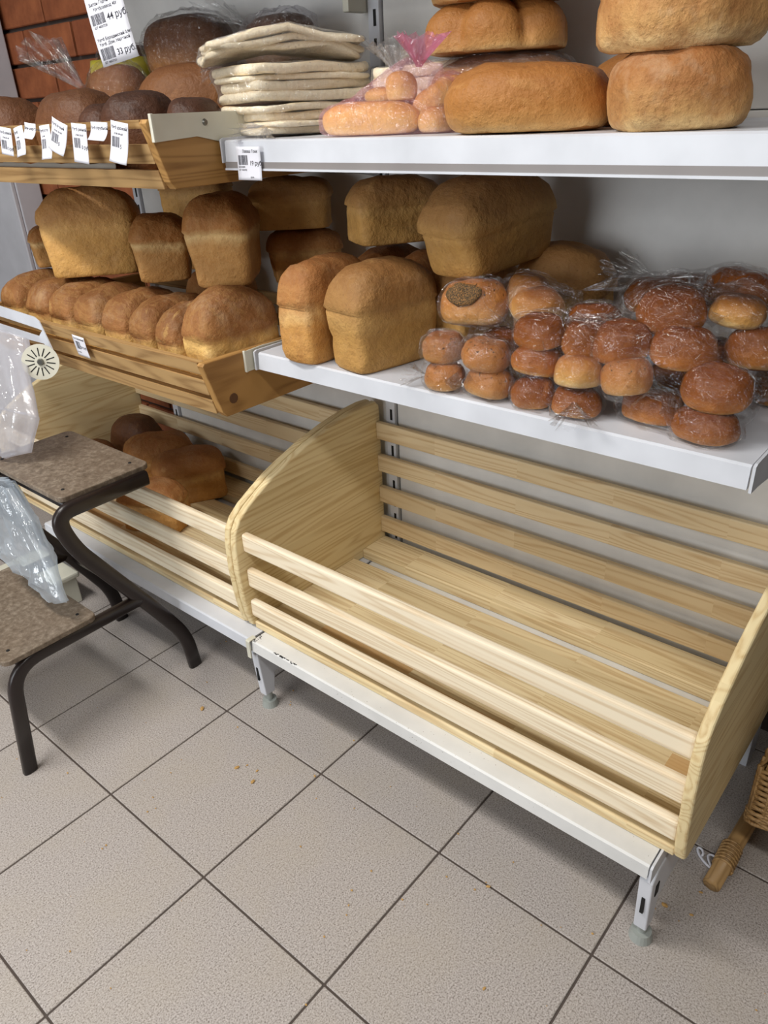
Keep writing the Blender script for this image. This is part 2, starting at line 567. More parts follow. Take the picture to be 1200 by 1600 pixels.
# bricks showing past the end of the shelving
bme = None
bw, bh = 0.315, 0.108
zz = 0.02; row = 0
while zz < 2.1:
    xx = -1.95 + (row % 2) * bw / 2
    while xx < -0.38:
        if bme is None:
            bm = bmesh.new(); add_box(bm, -bw / 2 + .006, bw / 2 - .006, -0.014, 0.012, -bh / 2 + .006, bh / 2 - .006, 0.003, 1)
            bme = bm_to('brick', bm, M['brick'])
        o = D.objects.new('brick', bme); COL.objects.link(o); o.parent = wb
        o.location = Vector((xx + bw / 2, YB - 0.002 + rt.uniform(-.003, .003), zz + bh / 2)) - wb.location
        xx += bw
    zz += bh; row += 1

# ------------------------------------------------------------------ white cabinet far left
cb = root('metal_cabinet', (-1.70, 1.03, 0), 'tall white metal cabinet left of the bread shelves', 'cabinet')
box('body', -1.98, -1.425, 0.975, 1.070, 0.08, 2.25, M['cab'], cb, 0.004)
box('plinth', -1.97, -1.44, 0.98, 1.065, 0.0, 0.08, M['slot'], cb)
box('door', -1.978, -1.428, 0.958, 0.9745, 0.10, 2.24, M['cab'], cb, 0.004)
box('keyhole', -1.545, -1.530, 0.9555, 0.9582, 1.155, 1.170, M['slot'], cb)

# ------------------------------------------------------------------ shelving frame
fr = root('shelving_frame', (0.385, 0.965, 0), 'white steel shelving frame with slotted uprights and back panels', 'shelving')
XS = (-0.615, 0.385, 1.385)
for k in range(2):
    a, b = XS[k], XS[k + 1]
    zlev = [0.12, 0.72, 1.32, 1.92]
    for q in range(3):
        box('back_panel', a + 0.018, b - 0.018, 0.968, 0.980, zlev[q] + 0.0008, zlev[q + 1] - 0.0008, M['panel'], fr, 0.0015, 1)
for k, x in enumerate(XS):
    up = box('upright', x - 0.015, x + 0.015, 0.958, 1.02, 0.0, 2.1, M['steel'], fr, 0.002)
    z = 0.20
    while z < 1.75:
        box('slot', x + 0.0, x + 0.0075, 0.9574, 0.960, z, z + 0.030, M['slot'], up)
        z += 0.052
    # base leg reaching forward with an adjustable foot
    lx = x - 0.006 if k == 2 else x - 0.004
    leg = prism('base_leg', [(0.420, 0.045), (0.450, 0.042), (0.458, 0.10), (0.95, 0.10), (0.95, 0.196), (0.43, 0.196), (0.410, 0.18)],
                'x', lx - 0.012, lx + 0.012, M['steel'], fr, 0.003)
    bm = bmesh.new(); add_box(bm, lx - 0.003, lx + 0.003, 0.4120, 0.4175, 0.095, 0.135)
    if k == 2:
        add_box(bm, lx + 0.0105, lx + 0.0135, 0.430, 0.444, 0.130, 0.158)
    part('slot', bm_to('slot', bm, M['slot']), leg)
    ft = bmesh.new()
    for (r1, r2, z0, z1) in ((0.009, 0.009, 0.014, 0.06), (0.0215, 0.018, 0.0, 0.019)):
        bmesh.ops.create_cone(ft, cap_ends=True, segments=20, radius1=r1, radius2=r2, depth=z1 - z0,
                              matrix=Matrix.Translation((lx, 0.438, (z0 + z1) / 2)))
    part('foot', bm_to('foot', ft, M['foot']), leg)
# leftover bracket higher up on the middle upright
bk = box('bracket', 0.352, 0.3685, 0.90, 0.957, 1.525, 1.675, M['cream_clip'], fr, 0.002)

# ------------------------------------------------------------------ steel shelves


def steel_shelf(x0, x1, yf, yb, ztop, lip, label, clip=True, rail=False, mat='steel', ends=()):
    r = root('steel_shelf', ((x0 + x1) / 2, (yf + yb) / 2, ztop - lip), label, 'shelf')
    prof = [(yf, ztop - lip), (yf + 0.002, ztop - 0.003), (yf + 0.006, ztop), (yb, ztop), (yb, ztop - 0.022), (yb - 0.002, ztop - 0.022),
            (yb - 0.002, ztop - 0.004), (yf + 0.012, ztop - 0.004), (yf + 0.009, ztop - 0.008), (yf + 0.009, ztop - lip)]
    prism('deck', prof, 'x', x0 + 0.004, x1 - 0.004, M[mat], r, 0.0)
    if rail:
        prism('price_rail', [(yf - 0.002, ztop - lip - 0.011), (yf - 0.002, ztop - lip), (yf + 0.010, ztop - lip), (yf + 0.010, ztop - lip - 0.013)],
              'x', x0 + 0.004, x1 + 0.3, M['steel_grey'], r)
        prism('rail_edge', [(yf - 0.004, ztop - lip - 0.014), (yf - 0.004, ztop - lip - 0.0105), (yf + 0.011, ztop - lip - 0.0105), (yf + 0.011, ztop - lip - 0.014)],
              'x', x0 + 0.004, x1 + 0.3, M['steel'], r)
    for e in ends:
        xx, sgn = e
        prism('bracket', [(yf - 0.003, ztop - lip - 0.002), (yf - 0.003, ztop + 0.001), (yf + 0.004, ztop + 0.004), (yb + 0.0, ztop + 0.004), (yb + 0.0, ztop - 0.10),
                          (yb - 0.05, ztop - 0.09), (yf + 0.03, ztop - lip - 0.004)],
              'x', xx, xx + sgn * 0.004, M['cream_clip'] if sgn < 0 else M['steel'], r, 0.0)
    return r


steel_shelf(-0.615, 0.385, 0.402, 0.955, 0.228, 0.030, 'low white steel base shelf behind the stool under the left pine crate', mat='steel')
sh = steel_shelf(0.385, 1.385, 0.402, 0.955, 0.228, 0.030, 'low white steel base shelf scratched and speckled under the empty pine crate', mat='steel_dirty', ends=((1.3845, 1),))
# chipped paint marks on the seam and edge
bm = bmesh.new()
rr = random.Random(5)
for (px, py, n, sx, sy) in ((0.390, 0.418, 16, 0.008, 0.014), (0.500, 0.4055, 26, 0.035, 0.0022)):
    for _ in range(n):
        x, y = px + rr.uniform(-sx, sx), py + rr.uniform(-sy, sy)
        add_box(bm, x, x + rr.uniform(.002, .007), y, y + rr.uniform(.0010, .0025), 0.2279, 0.2284)
part('chipped_paint', bm_to('chipped_paint', bm, M['slot']), sh)['kind'] = 'stuff'
# seam clip hooking over the front edge
prism('edge_clip', [(0.3945, 0.180), (0.3945, 0.229), (0.398, 0.2315), (0.418, 0.2315), (0.418, 0.228), (0.399, 0.228), (0.399, 0.180)], 'x', 0.377, 0.390, M['cream_clip'], sh, 0.0008)

steel_shelf(0.385, 1.385, 0.533, 0.955, 0.906, 0.036, 'middle white steel shelf carrying tin loaves and bagged buns', ends=((0.379, 1), (1.3845, 1)))
ms = steel_shelf(0.385, 1.385, 0.516, 0.955, 1.309, 0.036, 'upper white steel shelf with grey price rail carrying flatbreads and round loaves', rail=True, ends=((0.381, 1),))

steel_shelf(0.385, 1.385, 0.516, 0.955, 1.715, 0.036, 'empty steel shelf above the upper shelf, its bracket just showing at the picture top', ends=((0.381, 1),))
steel_shelf(-0.615, 0.377, 0.516, 0.955, 1.715, 0.036, 'unseen empty steel shelf added above the upper old bin to shade its dark breads')  # out-of-view shelf, added to block light over the left bay

# ------------------------------------------------------------------ new pine crates


def crate(x0, x1, label):
    r = root('bread_crate', ((x0 + x1) / 2, 0.69, 0.228), label, 'crate')
    out = [(0.475, 0.2285), (0.452, 0.231), (0.441, 0.240), (0.433, 0.27), (0.426, 0.32), (0.421, 0.40), (0.423, 0.47), (0.430, 0.505), (0.446, 0.530), (0.475, 0.553),
           (0.512, 0.573), (0.56, 0.597), (0.60, 0.612), (0.68, 0.638), (0.76, 0.656), (0.84, 0.668), (0.90, 0.671), (0.935, 0.668), (0.948, 0.655), (0.950, 0.63), (0.950, 0.2285)]
    th = 0.0195
    for xa in (x0, x1 - th):
        prism('side_panel', out, 'x', xa, xa + th, M['pine_side'], r, 0.005)
    a, b = x0 + th, x1 - th
    for (z0, z1, y0) in ((0.449, 0.497, 0.443), (0.351, 0.401, 0.443), (0.268, 0.314, 0.440)):
        box('front_rail', a, b, y0, y0 + 0.019, z0, z1, M['pine_rail'], r, 0.006, 3)
    for (y0, y1, z0, z1) in ((0.446, 0.565, 0.2285, 0.248), (0.570, 0.689, 0.2285, 0.248), (0.692, 0.811, 0.2285, 0.248), (0.848, 0.945, 0.2285, 0.258)):
        box('base_board', a, b, y0, y1, z0, z1, M['pine_board'], r, 0.003)
    for z in (0.612, 0.517, 0.422, 0.327):
        box('back_slat', a, b, 0.931, 0.947, z - 0.048, z, M['pine_slat'], r, 0.003)
    return r


crate(0.337, 1.424, 'large empty pale pine crate with slatted back on the right base shelf')
crate(-0.830, 0.335, 'pale pine crate holding a few dark loaves, behind the step stool')

# ------------------------------------------------------------------ old wooden bins


def bin_(x0, x1, zt, ft, zb, fb, yb, rails, label, slat_gap):
    """slanted slatted front between two thick side boards"""
    r = root('bread_bin', ((x0 + x1) / 2, (ft + yb) / 2, zb), label, 'bin')
    for xa in (x0, x1 - 0.020):
        prism('side_panel', [(ft + .004, zt), (ft - .001, zt - .006), (fb, zb + .012), (fb + .010, zb), (yb, zb), (yb, zt)], 'x', xa, xa + 0.020, M['old_side'], r, 0.002)
    a, b = x0 + 0.02, x1 - 0.02
    H = zt - zb
    for (t0, t1) in rails:
        z1, z0 = zt - t0 * H, zt - t1 * H
        y1 = ft + (fb - ft) * t0; y0 = ft + (fb - ft) * t1
        prism('front_rail', [(y1, z1), (y0, z0), (y0 + 0.018, z0 + .003), (y1 + 0.018, z1)], 'x', a, b, M['old_rail'], r, 0.0015)
    n = 4
    w = (yb - fb - 0.03) / n
    for k in range(n):
        y = fb + 0.022 + k * w
        box('base_board', a, b, y, y + w - 0.012, zb + 0.004, zb + 0.018, M['old_rail'], r, 0.002, 1)
    for k in range(2):
        z = zb + H * (0.35 + 0.45 * k)
        box('back_slat', a, b, yb - 0.016, yb - 0.001, z, z + 0.03, M['old_rail'], r, 0.002, 1)
    return r


mid_bin = bin_(-0.63, 0.372, 0.912, 0.404, 0.787, 0.436, 0.93, ((0.0, 0.22), (0.33, 0.60), (0.70, 0.95)), 'lower old wooden slatted bin full of tin loaves', 0)
top_bin = bin_(-0.63, 0.372, 1.349, 0.368, 1.236, 0.398, 0.93, ((0.0, 0.12), (0.34, 0.62), (0.72, 1.0)), 'upper old wooden slatted bin of dark breads hung with price labels', 0)
# steel arms screwed on the bins' end boards
prism('steel_arm', [(0.380, 1.313), (0.379, 1.3565), (0.55, 1.356), (0.955, 1.345), (0.955, 1.25), (0.60, 1.292), (0.529, 1.305), (0.47, 1.318)], 'x', 0.3722, 0.3752, M['cream_clip'], top_bin, 0.0005)
box('arm_hook', 0.3722, 0.380, 0.374, 0.3795, 1.313, 1.3575, M['cream_clip'], top_bin, 0.001)
bm = bmesh.new(); bmesh.ops.create_cone(bm, cap_ends=True, segments=12, radius1=0.006, radius2=0.004, depth=0.004, matrix=Matrix.Translation((0.377, 0.490, 1.340)) @ Matrix.Rotation(PI / 2, 4, 'Y'))
part('screw', bm_to('screw', bm, M['screw']), top_bin)
prism('steel_arm', [(0.512, 0.868), (0.511, 0.912), (0.56, 0.914), (0.93, 0.90), (0.93, 0.83), (0.56, 0.868)], 'x', 0.3722, 0.3752, M['cream_clip'], mid_bin, 0.0005)
box('arm_hook', 0.3722, 0.3785, 0.507, 0.512, 0.868, 0.914, M['cream_clip'], mid_bin, 0.001)
bm = bmesh.new(); bmesh.ops.create_cone(bm, cap_ends=True, segments=12, radius1=0.011, radius2=0.011, depth=0.002, matrix=Matrix.Translation((0.3722, 0.468, 0.822)) @ Matrix.Rotation(PI / 2, 4, 'Y'))
part('knot', bm_to('knot', bm, flat('dark_knot', (96, 62, 34), 0.6)), mid_bin)

# ------------------------------------------------------------------ bread shapes


def superring(rx, ry, ex, n):
    out = []
    for k in range(n):
        a = 2 * PI * k / n
        ca, sa = math.cos(a), math.sin(a)
        out.append((math.copysign(abs(ca) ** (2 / ex), ca) * rx, math.copysign(abs(sa) ** (2 / ex), sa) * ry))
    return out


def ring_mesh(name, L, W, H, levels, mat, seed, n=44, amp=0.004, fq=14.0, lobes=None, bend=0.0, sag=0.0):
    """levels: (z, sx, sy, exponent); local origin at base centre, long axis = x"""
    vs, fs = [], []
    so = Vector((seed * 3.17, seed * 1.71, seed * 0.93))
    for (z, sx, sy, ex) in levels:
        for (x, y) in superring(L / 2 * sx, W / 2 * sy, ex, n):
            if lobes:
                a = math.atan2(y / W, x / L)
                k, d, ph = lobes
                q = 1 - d * (1 - abs(math.cos((a + ph) * k / 2)) ** 0.6) * min(1, z * 2 + .2)
                x *= q; y *= q
            zz = z * H
            if lobes:
                rr_ = math.hypot(x / (L / 2), y / (W / 2))
                zz *= 1 - 0.16 * (1 - abs(math.cos((a + ph) * k / 2)) ** 0.6) * min(1, rr_ * 1.3)
            p = Vector((x, y, zz))
            if bend:
                p.y += bend * ((x / (L / 2)) ** 2) * W
            if z > 0.001:
                nv = noise.noise(p * fq + so) * amp * 1.3 + noise.noise(p * fq * 2.7 + so) * amp * 0.6 + noise.noise(p * fq * 6 + so) * amp * 0.18
                d = Vector((x, y, max(0, z - .3) * H)).normalized() if (x or y or z) else Vector((0, 0, 1))
                p += d * nv
            vs.append(p)
    for i in range(len(levels) - 1):
        for k in range(n):
            a = i * n + k; b = i * n + (k + 1) % n
            fs.append((a, b, b + n, a + n))
    cb_, ct = len(vs), len(vs) + 1
    vs.append(Vector((0, 0, levels[0][0] * H)))
    top = [vs[(len(levels) - 1) * n + k] for k in range(n)]
    tz = sum(v.z for v in top) / n
    vs.append(Vector((0, 0, tz + 0.0005)))
    for k in range(n):
        fs.append((cb_, (k + 1) % n, k))
        q = (len(levels) - 1) * n
        fs.append((ct, q + k, q + (k + 1) % n))
    return mesh_from(name, vs, fs, mat, True)


def lv_tin(flare=1.12, shoulder=0.55, bulge=1.07, crease=0.012):
    lv = [(0.0, .93, .90, 6), (0.012, .97, .955, 7), (0.035, 1.0, .99, 8)]
    for k in range(1, 7):
        t = k / 6
        s = 1 + (flare - 1) * t
        lv.append((0.035 + (shoulder - 0.035) * t, s, s, 8 - 2 * t))
    s = flare
    lv.append((shoulder + .02, s * (1 - crease), s * (1 - crease), 6))
    lv.append((shoulder + .05, s * bulge, s * bulge, 5))
    N = 9
    for k in range(1, N + 1):
        a = k / N * PI / 2
        z = shoulder + .05 + (0.95 - shoulder) * math.sin(a)
        c = max(math.cos(a), 0.03) ** 0.62
        lv.append((z, s * bulge * (0.04 + .96 * c), s * bulge * (0.04 + .96 * c), 5 - 2.6 * k / N))
    return lv


def lv_round(base=0.72, belly=0.35, ex=2.2, p=0.6):
    lv = [(0.0, base, base, ex), (0.02, base + .06, base + .06, ex)]
    for k in range(1, 6):
        a = k / 5 * PI / 2
        s = base + .06 + (1 - base - .06) * math.sin(a)
        lv.append((0.02 + (belly - .02) * (1 - math.cos(a)), s, s, ex))
    N = 10
    for k in range(1, N + 1):
        a = k / N * PI / 2
        c = max(math.cos(a), 0.02) ** p
        lv.append((belly + (1 - belly) * math.sin(a), 0.02 + .98 * c, 0.02 + .98 * c, ex))
    return lv


def place(me, name, loc, rot, label, cat, group=None):
    o = put(name, me, None, loc); o.rotation_euler = rot
    return tag(o, label, cat, group)


R_ = math.radians


def tin(corner, th, L, W, H, mat, seed, label, group, tilt=(0, 0), flare=1.1, shoulder=0.56, bulge=1.06, centre_=False, name='tin_loaf', amp=0.006):
    """corner = front right bottom corner; th = heading of the long axis (degrees)"""
    t = R_(th)
    d = Vector((math.cos(t), math.sin(t), 0)); nn = Vector((-math.sin(t), math.cos(t), 0))
    c = Vector(corner)
    if not centre_:
        c = c + d * L / 2 + nn * W / 2
    me = ring_mesh(name, L, W, H, lv_tin(flare, shoulder, bulge), B[mat], seed, amp=amp)
    return place(me, name, c, (R_(tilt[0]), R_(tilt[1]), t), label, 'bread', group)


ZM = 0.9065
G1 = 'tin loaves on the middle shelf'
tin((0.690, 0.533, ZM), 80, 0.185, 0.112, 0.192, 'tin_pale', 1, 'large golden tin loaf with a brown dome at the front edge of the middle shelf', G1, flare=1.07)
tin((0.566, 0.527, ZM), 92, 0.185, 0.092, 0.190, 'tin', 2, 'narrow floury-topped tin loaf left of the large front loaf, at the shelf end', G1, flare=1.07)
tin((0.772, 0.735, ZM), 84, 0.185, 0.096, 0.175, 'tin_pale', 3, 'tan tin loaf half hidden behind the large front loaf and the seeded buns', G1, flare=1.04)
tin((0.660, 0.750, ZM), 88, 0.185, 0.094, 0.175, 'tin', 4, 'loaf in shade behind the large front loaf, only its top showing', G1, flare=1.04)
tin((0.550, 0.750, ZM), 90, 0.185, 0.094, 0.178, 'tin', 5, 'loaf in shade behind the floury loaf, under the raised loaf, top showing', G1, flare=1.04)
tin((0.852, 0.650, 1.085), 76, 0.20, 0.122, 0.158, 'tin_pale', 6, 'big broad tin loaf lying on top of the others above the seeded buns', G1, tilt=(0, -7), flare=1.16, shoulder=0.45, bulge=1.07)
tin((0.540, 0.715, 1.100), 60, 0.185, 0.105, 0.125, 'tin_pale', 7, 'tan loaf raised on the rear loaves, square end forward, just below the upper shelf', G1, flare=1.05)
tin((0.915, 0.862, ZM), 12, 0.165, 0.11, 0.205, 'tin_pale', 8, 'shaded loaf at the back, right of the big loaf and behind the pale bun', G1, centre_=True, flare=1.05)

ZB = 0.806
G2 = 'row of loaves filling the lower old bin'
rowl = [(-0.545, 'leftmost loaf of the front row in the lower bin, cut by the picture edge'),
        (-0.405, 'second loaf from the left in the front row of the lower bin'),
        (-0.283, 'third loaf from the left in the front row of the lower bin'),
        (-0.160, 'fourth loaf from the left in the lower bin front row, above the price label'),
        (-0.033, 'fifth loaf from the left in the front row of the lower bin'),
        (0.073, 'third loaf from the right in the front row of the lower bin'),
        (0.173, 'second loaf from the right in the front row of the lower bin, squeezed in'),
        (0.290, 'rightmost loaf of the lower bin front row, with a floury patch on top')]
for k, (x, lab) in enumerate(rowl):
    W = [0.115, 0.125, 0.115, 0.118, 0.108, 0.098, 0.096, 0.118][k]
    tin((x, 0.550, ZB), 92 if k < 7 else 84, 0.19, W * .92, 0.182 if k < 7 else 0.222, 'tin_row', 20 + k, lab, G2, centre_=True, flare=1.03, bulge=1.035, amp=0.006)
G3 = 'loaves piled on the row in the lower old bin'
tin((-0.290, 0.600, 0.992), 50, 0.215, 0.125, 0.215, 'tin_pale', 30, 'large tan loaf leaning on top of the lower bin row, left of two upright loaves', G3, tilt=(-8, 0), centre_=True, flare=1.08)
tin((-0.020, 0.620, 1.010), 145, 0.150, 0.118, 0.145, 'tin_band', 31, 'small brown-capped loaf with a pale band, between two larger loaves above the lower bin', G3, centre_=True, flare=1.12, shoulder=.58)
tin((0.215, 0.625, 1.022), 130, 0.165, 0.122, 0.182, 'tin_band', 32, 'tall loaf with a pale band under its dome, rightmost above the lower bin row', G3, centre_=True, flare=1.15, shoulder=.58)
tin((-0.560, 0.650, 0.992), 70, 0.150, 0.085, 0.110, 'tin_band', 33, 'smallest loaf at the far left on top of the lower bin row, by the cabinet', G3, centre_=True, flare=1.05)
tin((-0.095, 0.800, 1.120), 30, 0.160, 0.105, 0.115, 'tin_pale', 34, 'pale loaf at the back under the upper bin, behind the small capped loaf', G3, centre_=True, flare=1.05)
tin((-0.105, 0.810, 0.995), 10, 0.170, 0.105, 0.122, 'tin', 36, 'shadowed loaf at the back supporting the pale loaf, behind the small capped loaf', G3, centre_=True, flare=1.03)
tin((0.225, 0.825, 1.110), 40, 0.175, 0.11, 0.110, 'tin_pale', 35, 'loaf in deep shade on top of another, under the upper shelf left end', G3, centre_=True, flare=1.05)
tin((0.250, 0.832, 0.995), 50, 0.165, 0.110, 0.114, 'tin', 37, 'dark shaded loaf beneath another behind the tall upright loaf', G3, centre_=True, flare=1.03)
tin((0.262, 0.838, 0.808), 88, 0.165, 0.115, 0.172, 'tin', 38, 'hidden-base loaf at the back right corner of the lower bin', G3, centre_=True, flare=1.03)
tin((-0.100, 0.838, 0.808), 88, 0.165, 0.115, 0.185, 'tin', 39, 'hidden-base loaf at the middle back of the lower bin', G3, centre_=True, flare=1.03)

G4 = 'dark loaves in the left pine crate'
ZC = 0.2485
tin((-0.335, 0.790, ZC), 60, 0.205, 0.125, 0.165, 'tin', 40, 'dark golden loaf nearest the bare boards in the left pine crate', G4, centre_=True, flare=1.05)
tin((-0.500, 0.790, ZC), 60, 0.205, 0.125, 0.180, 'tin', 41, 'dark golden loaf in the middle of the left pine crate', G4, centre_=True, flare=1.05)
tin((-0.262, 0.600, ZC), 28, 0.185, 0.105, 0.150, 'tin', 42, 'loaf at the front of the left pine crate, right behind the stool top', G4, centre_=True, flare=1.05)
me = ring_mesh('round_loaf', 0.18, 0.16, 0.15, lv_round(.7, .35, 2.2), B['brown'], 43)
place(me, 'round_loaf', (-0.690, 0.660, ZC), (0, 0, .3), 'dark brown round loaf at the left of the left pine crate, over the stool', 'bread', G4)
me = ring_mesh('round_loaf', 0.19, 0.15, 0.185, lv_round(.7, .4, 2.6), B['rye_light'], 44)
place(me, 'round_loaf', (-0.700, 0.838, ZC), (0, 0, 0.3), 'very dark loaf at the back of the left pine crate', 'bread', G4)

# upper old bin
ZT = 1.2552
G5 = 'dark loaves in the upper old bin'
for k, (x, y, L, W, H, mt, lab) in enumerate([
        (-0.40, 0.52, 0.17, 0.15, 0.155, 'rye_light', 'brown loaf at the far left of the upper bin, cut by the picture edge'),
        (-0.095, 0.520, 0.215, 0.16, 0.158, 'rye_light', 'largest brown round loaf at the front left of the upper bin'),
        (0.040, 0.500, 0.10, 0.13, 0.125, 'rye', 'small blackish loaf right of the largest brown loaf in the upper bin'),
        (0.150, 0.510, 0.155, 0.15, 0.146, 'rye', 'blackish round loaf behind the rim above the rightmost hanging label'),
        (0.285, 0.540, 0.115, 0.14, 0.128, 'rye', 'very dark loaf in the right corner of the upper bin beside the white bracket')]):
    me = ring_mesh('rye_loaf', L, W, H, lv_round(.74, .4, 2.4), B[mt], 50 + k)
    place(me, 'rye_loaf', (x, y, ZT), (0, 0, 0.15 * k), lab, 'bread', G5)
me = ring_mesh('rye_loaf', 0.26, 0.17, 0.20, lv_round(.74, .4, 2.4), B['brown'], 56)
place(me, 'tan_loaf', (0.0, 0.755, ZT), (0, 0, 0.6), 'tan loaf behind the blackish round loaf in the upper bin', 'bread', G5)
me = ring_mesh('rye_loaf', 0.16, 0.13, 0.17, lv_round(.74, .4, 2.4), B['rye_light'], 58)
place(me, 'rye_loaf', (-0.44, 0.74, ZT), (0, 0, 0.6), 'brown loaf at the back left of the upper bin', 'bread', G5)


# ------------------------------------------------------------------ plastic film around things


def film(name, objs, mat, k=0.5, eps=0.0045, wr=0.005, seed=1, sub=6, label='', cat='plastic bag', group=None, floorz=None, stretch=None, as_part=None, nm2=None):
    """shell between the convex hull of the contents and the contents themselves, with folds"""
    pts = []
    bm_u = bmesh.new()
    for o in objs:
        mw = Matrix.LocRotScale(o.location, o.rotation_euler, o.scale)
        tmp = bmesh.new(); tmp.from_mesh(o.data); tmp.transform(mw)
        tm = D.meshes.new('t'); tmp.to_mesh(tm); tmp.free(); bm_u.from_mesh(tm); D.meshes.remove(tm)
        pts += [mw @ v.co for v in o.data.vertices][::3]
    if stretch:
        pts += [Vector(p) for p in stretch]
    bu = BVHTree.FromBMesh(bm_u); bm_u.free()
    hb = bmesh.new()
    for p in pts:
        hb.verts.new(p)
    bmesh.ops.convex_hull(hb, input=hb.verts[:])
    bh_ = BVHTree.FromBMesh(hb); hb.free()
    c = Vector((0, 0, 0))
    for o in objs:
        mw = Matrix.LocRotScale(o.location, o.rotation_euler, o.scale)
        c += mw @ Vector((0, 0, 0.02))
    c /= len(objs)
    sp = bmesh.new(); bmesh.ops.create_icosphere(sp, subdivisions=sub, radius=1.0)
    so = Vector((seed * 2.3, seed * 5.1, seed * .7))
    for v in sp.verts:
        d = v.co.normalized()
        hit = bh_.ray_cast(c, d)
        rh = hit[3] if hit[0] is not None else 0.05
        far = c + d * (rh + 0.05)
        h2 = bu.ray_cast(far, -d)
        ru = (rh + 0.05 - h2[3]) if h2[0] is not None else rh * 0.80
        ru = min(ru, rh)
        r = ru + k * (rh - ru)
        p = c + d * r
        f1 = noise.noise(p * 34 + so); f2 = noise.noise(p * 70 + so * 2)
        ridge = (1 - abs(noise.noise(p * 22 + so * 3)) * 2)
        r += eps + wr * (0.5 * f1 + 0.35 * f2 + 0.8 * max(0, ridge) ** 3)
        r = max(r, ru + 0.0038)
        p = c + d * r
        if floorz is not None:
            p.z = max(p.z, floorz + 0.0006)
        v.co = p
    me = bm_to(name, sp, mat, True)
    if as_part is not None:
        return part(name, me, as_part)
    centre(me, c)
    o = put(name, me, None, c)
    return tag(o, label, cat, group)


def tail(name, base, direction, length, spread, mat, parent, seed, n=36, mlev=9, flatz=0.35):
    """gathered bag neck fanning out in pleats"""
    base = Vector(base); d = Vector(direction).normalized()
    s = d.cross(Vector((0, 0, 1)))
    if s.length < .05:
        s = Vector((1, 0, 0))
    s.normalize(); u = s.cross(d)
    rr_ = random.Random(seed)
    ph = [rr_.uniform(-1, 1) for _ in range(n)]
    vs, fs = [], []
    for i in range(mlev + 1):
        t = i / mlev
        rad = spread * (0.10 + 0.9 * t ** 1.2)
        for k in range(n):
            a = 2 * PI * k / n
            q = rad * (1 + 0.28 * math.sin(k * PI / 1.5) + 0.12 * ph[k])
            p = base + d * (length * t * (1 + 0.14 * ph[k] * t)) + s * math.cos(a) * q + u * math.sin(a) * q * flatz
            vs.append(p)
    for i in range(mlev):
        for k in range(n):
            a = i * n + k; b = i * n + (k + 1) % n
            fs.append((a, b, b + n, a + n))
    me = mesh_from(name, vs, fs, mat, True)
    return part(name, me, parent)


# ------------------------------------------------------------------ bagged buns on the middle shelf
bun_protos = {}


def bun(x, y, z, L, W, H, rz, mt, label, group, seed, tilt=0.0):
    me = ring_mesh('bun', L, W, H, lv_round(.66, .36, 2.25, .55), B[mt], seed, n=32, amp=0.0034, fq=22)
    rb_ = random.Random(seed)
    o = place(me, 'bun', (x, y, z), (tilt + rb_.uniform(-.16, .16), rb_.uniform(-.14, .14), rz + rb_.uniform(-.3, .3)), label, 'bun', group)
    return o


GB = 'buns bagged on the middle shelf'
z1, z2, z3, z4 = 0.9085, 0.9545, 1.0005, 1.045
# bag 1: seeded buns and a poppy roll, at the left
b1 = [
    bun(0.853, 0.568, z1, .074, .070, .046, 0.2, 'bun_seed', 'seeded bun at the bottom left corner of the leftmost bun bag', GB, 101),
    bun(0.939, 0.572, z1, .086, .070, .046, 0.1, 'bun_seed', 'seeded bun at the bottom right of the leftmost bun bag', GB, 102),
    bun(0.842, 0.580, z2, .074, .068, .048, -0.2, 'bun_seed', 'upper left seeded bun of the leftmost bun bag', GB, 103),
    bun(0.927, 0.580, z2, .084, .070, .048, 0.1, 'bun_seed', 'upper right black-seeded bun of the leftmost bun bag', GB, 104),
]
b1b = [
    bun(0.855, 0.650, z2 + .046, .120, .095, .078, 0.1, 'bun_seed', 'large square roll with a poppy seed filling, on top of the leftmost bun bag', GB, 105, tilt=-0.35),
    bun(0.905, 0.665, z1 + .003, .10, .09, .085, 0.1, 'bun', 'dark bun hidden beneath the poppy filled roll', GB, 106),
    bun(0.930, 0.705, z2 + .070, .085, .07, .062, -0.6, 'bun_pale', 'pale yellow bun leaning behind the poppy filled roll', GB, 107),
    bun(0.972, 0.665, z2 + .070, .090, .080, .048, 0.0, 'bun_pale', 'round pale cheese bun on top, right of the poppy filled roll', GB, 108, tilt=0.25),
    bun(1.000, 0.690, z1 + .002, .09, .08, .080, 0.4, 'bun', 'dark bun beneath the round pale cheese bun', GB, 109),
]
# bag 2
b2 = [
    bun(1.022, 0.580, z1, .072, .066, .046, 0.3, 'bun', 'brown bun at the bottom left of the second bun bag', GB, 111),
    bun(1.100, 0.575, z1, .080, .066, .044, 0.1, 'bun', 'dark bun at the bottom right of the second bun bag', GB, 112),
    bun(1.018, 0.590, z2, .084, .070, .050, 0.2, 'bun', 'glossy brown bun in the middle left of the second bun bag', GB, 113),
    bun(1.100, 0.575, z2, .080, .070, .050, -0.5, 'bun_pale', 'bun with a pale cracked side in the middle of the second bun bag', GB, 114),
    bun(1.020, 0.600, z3, .086, .074, .050, 0.0, 'bun', 'brown bun on top left of the second bun bag', GB, 115),
    bun(1.098, 0.600, z3 - .003, .078, .070, .052, 0.3, 'bun', 'brown bun on top right of the second bun bag', GB, 116),
    bun(1.070, 0.680, z3, .090, .075, .056, 0.3, 'bun', 'bun at the back of the second bun bag near the shelf wall', GB, 117),
]
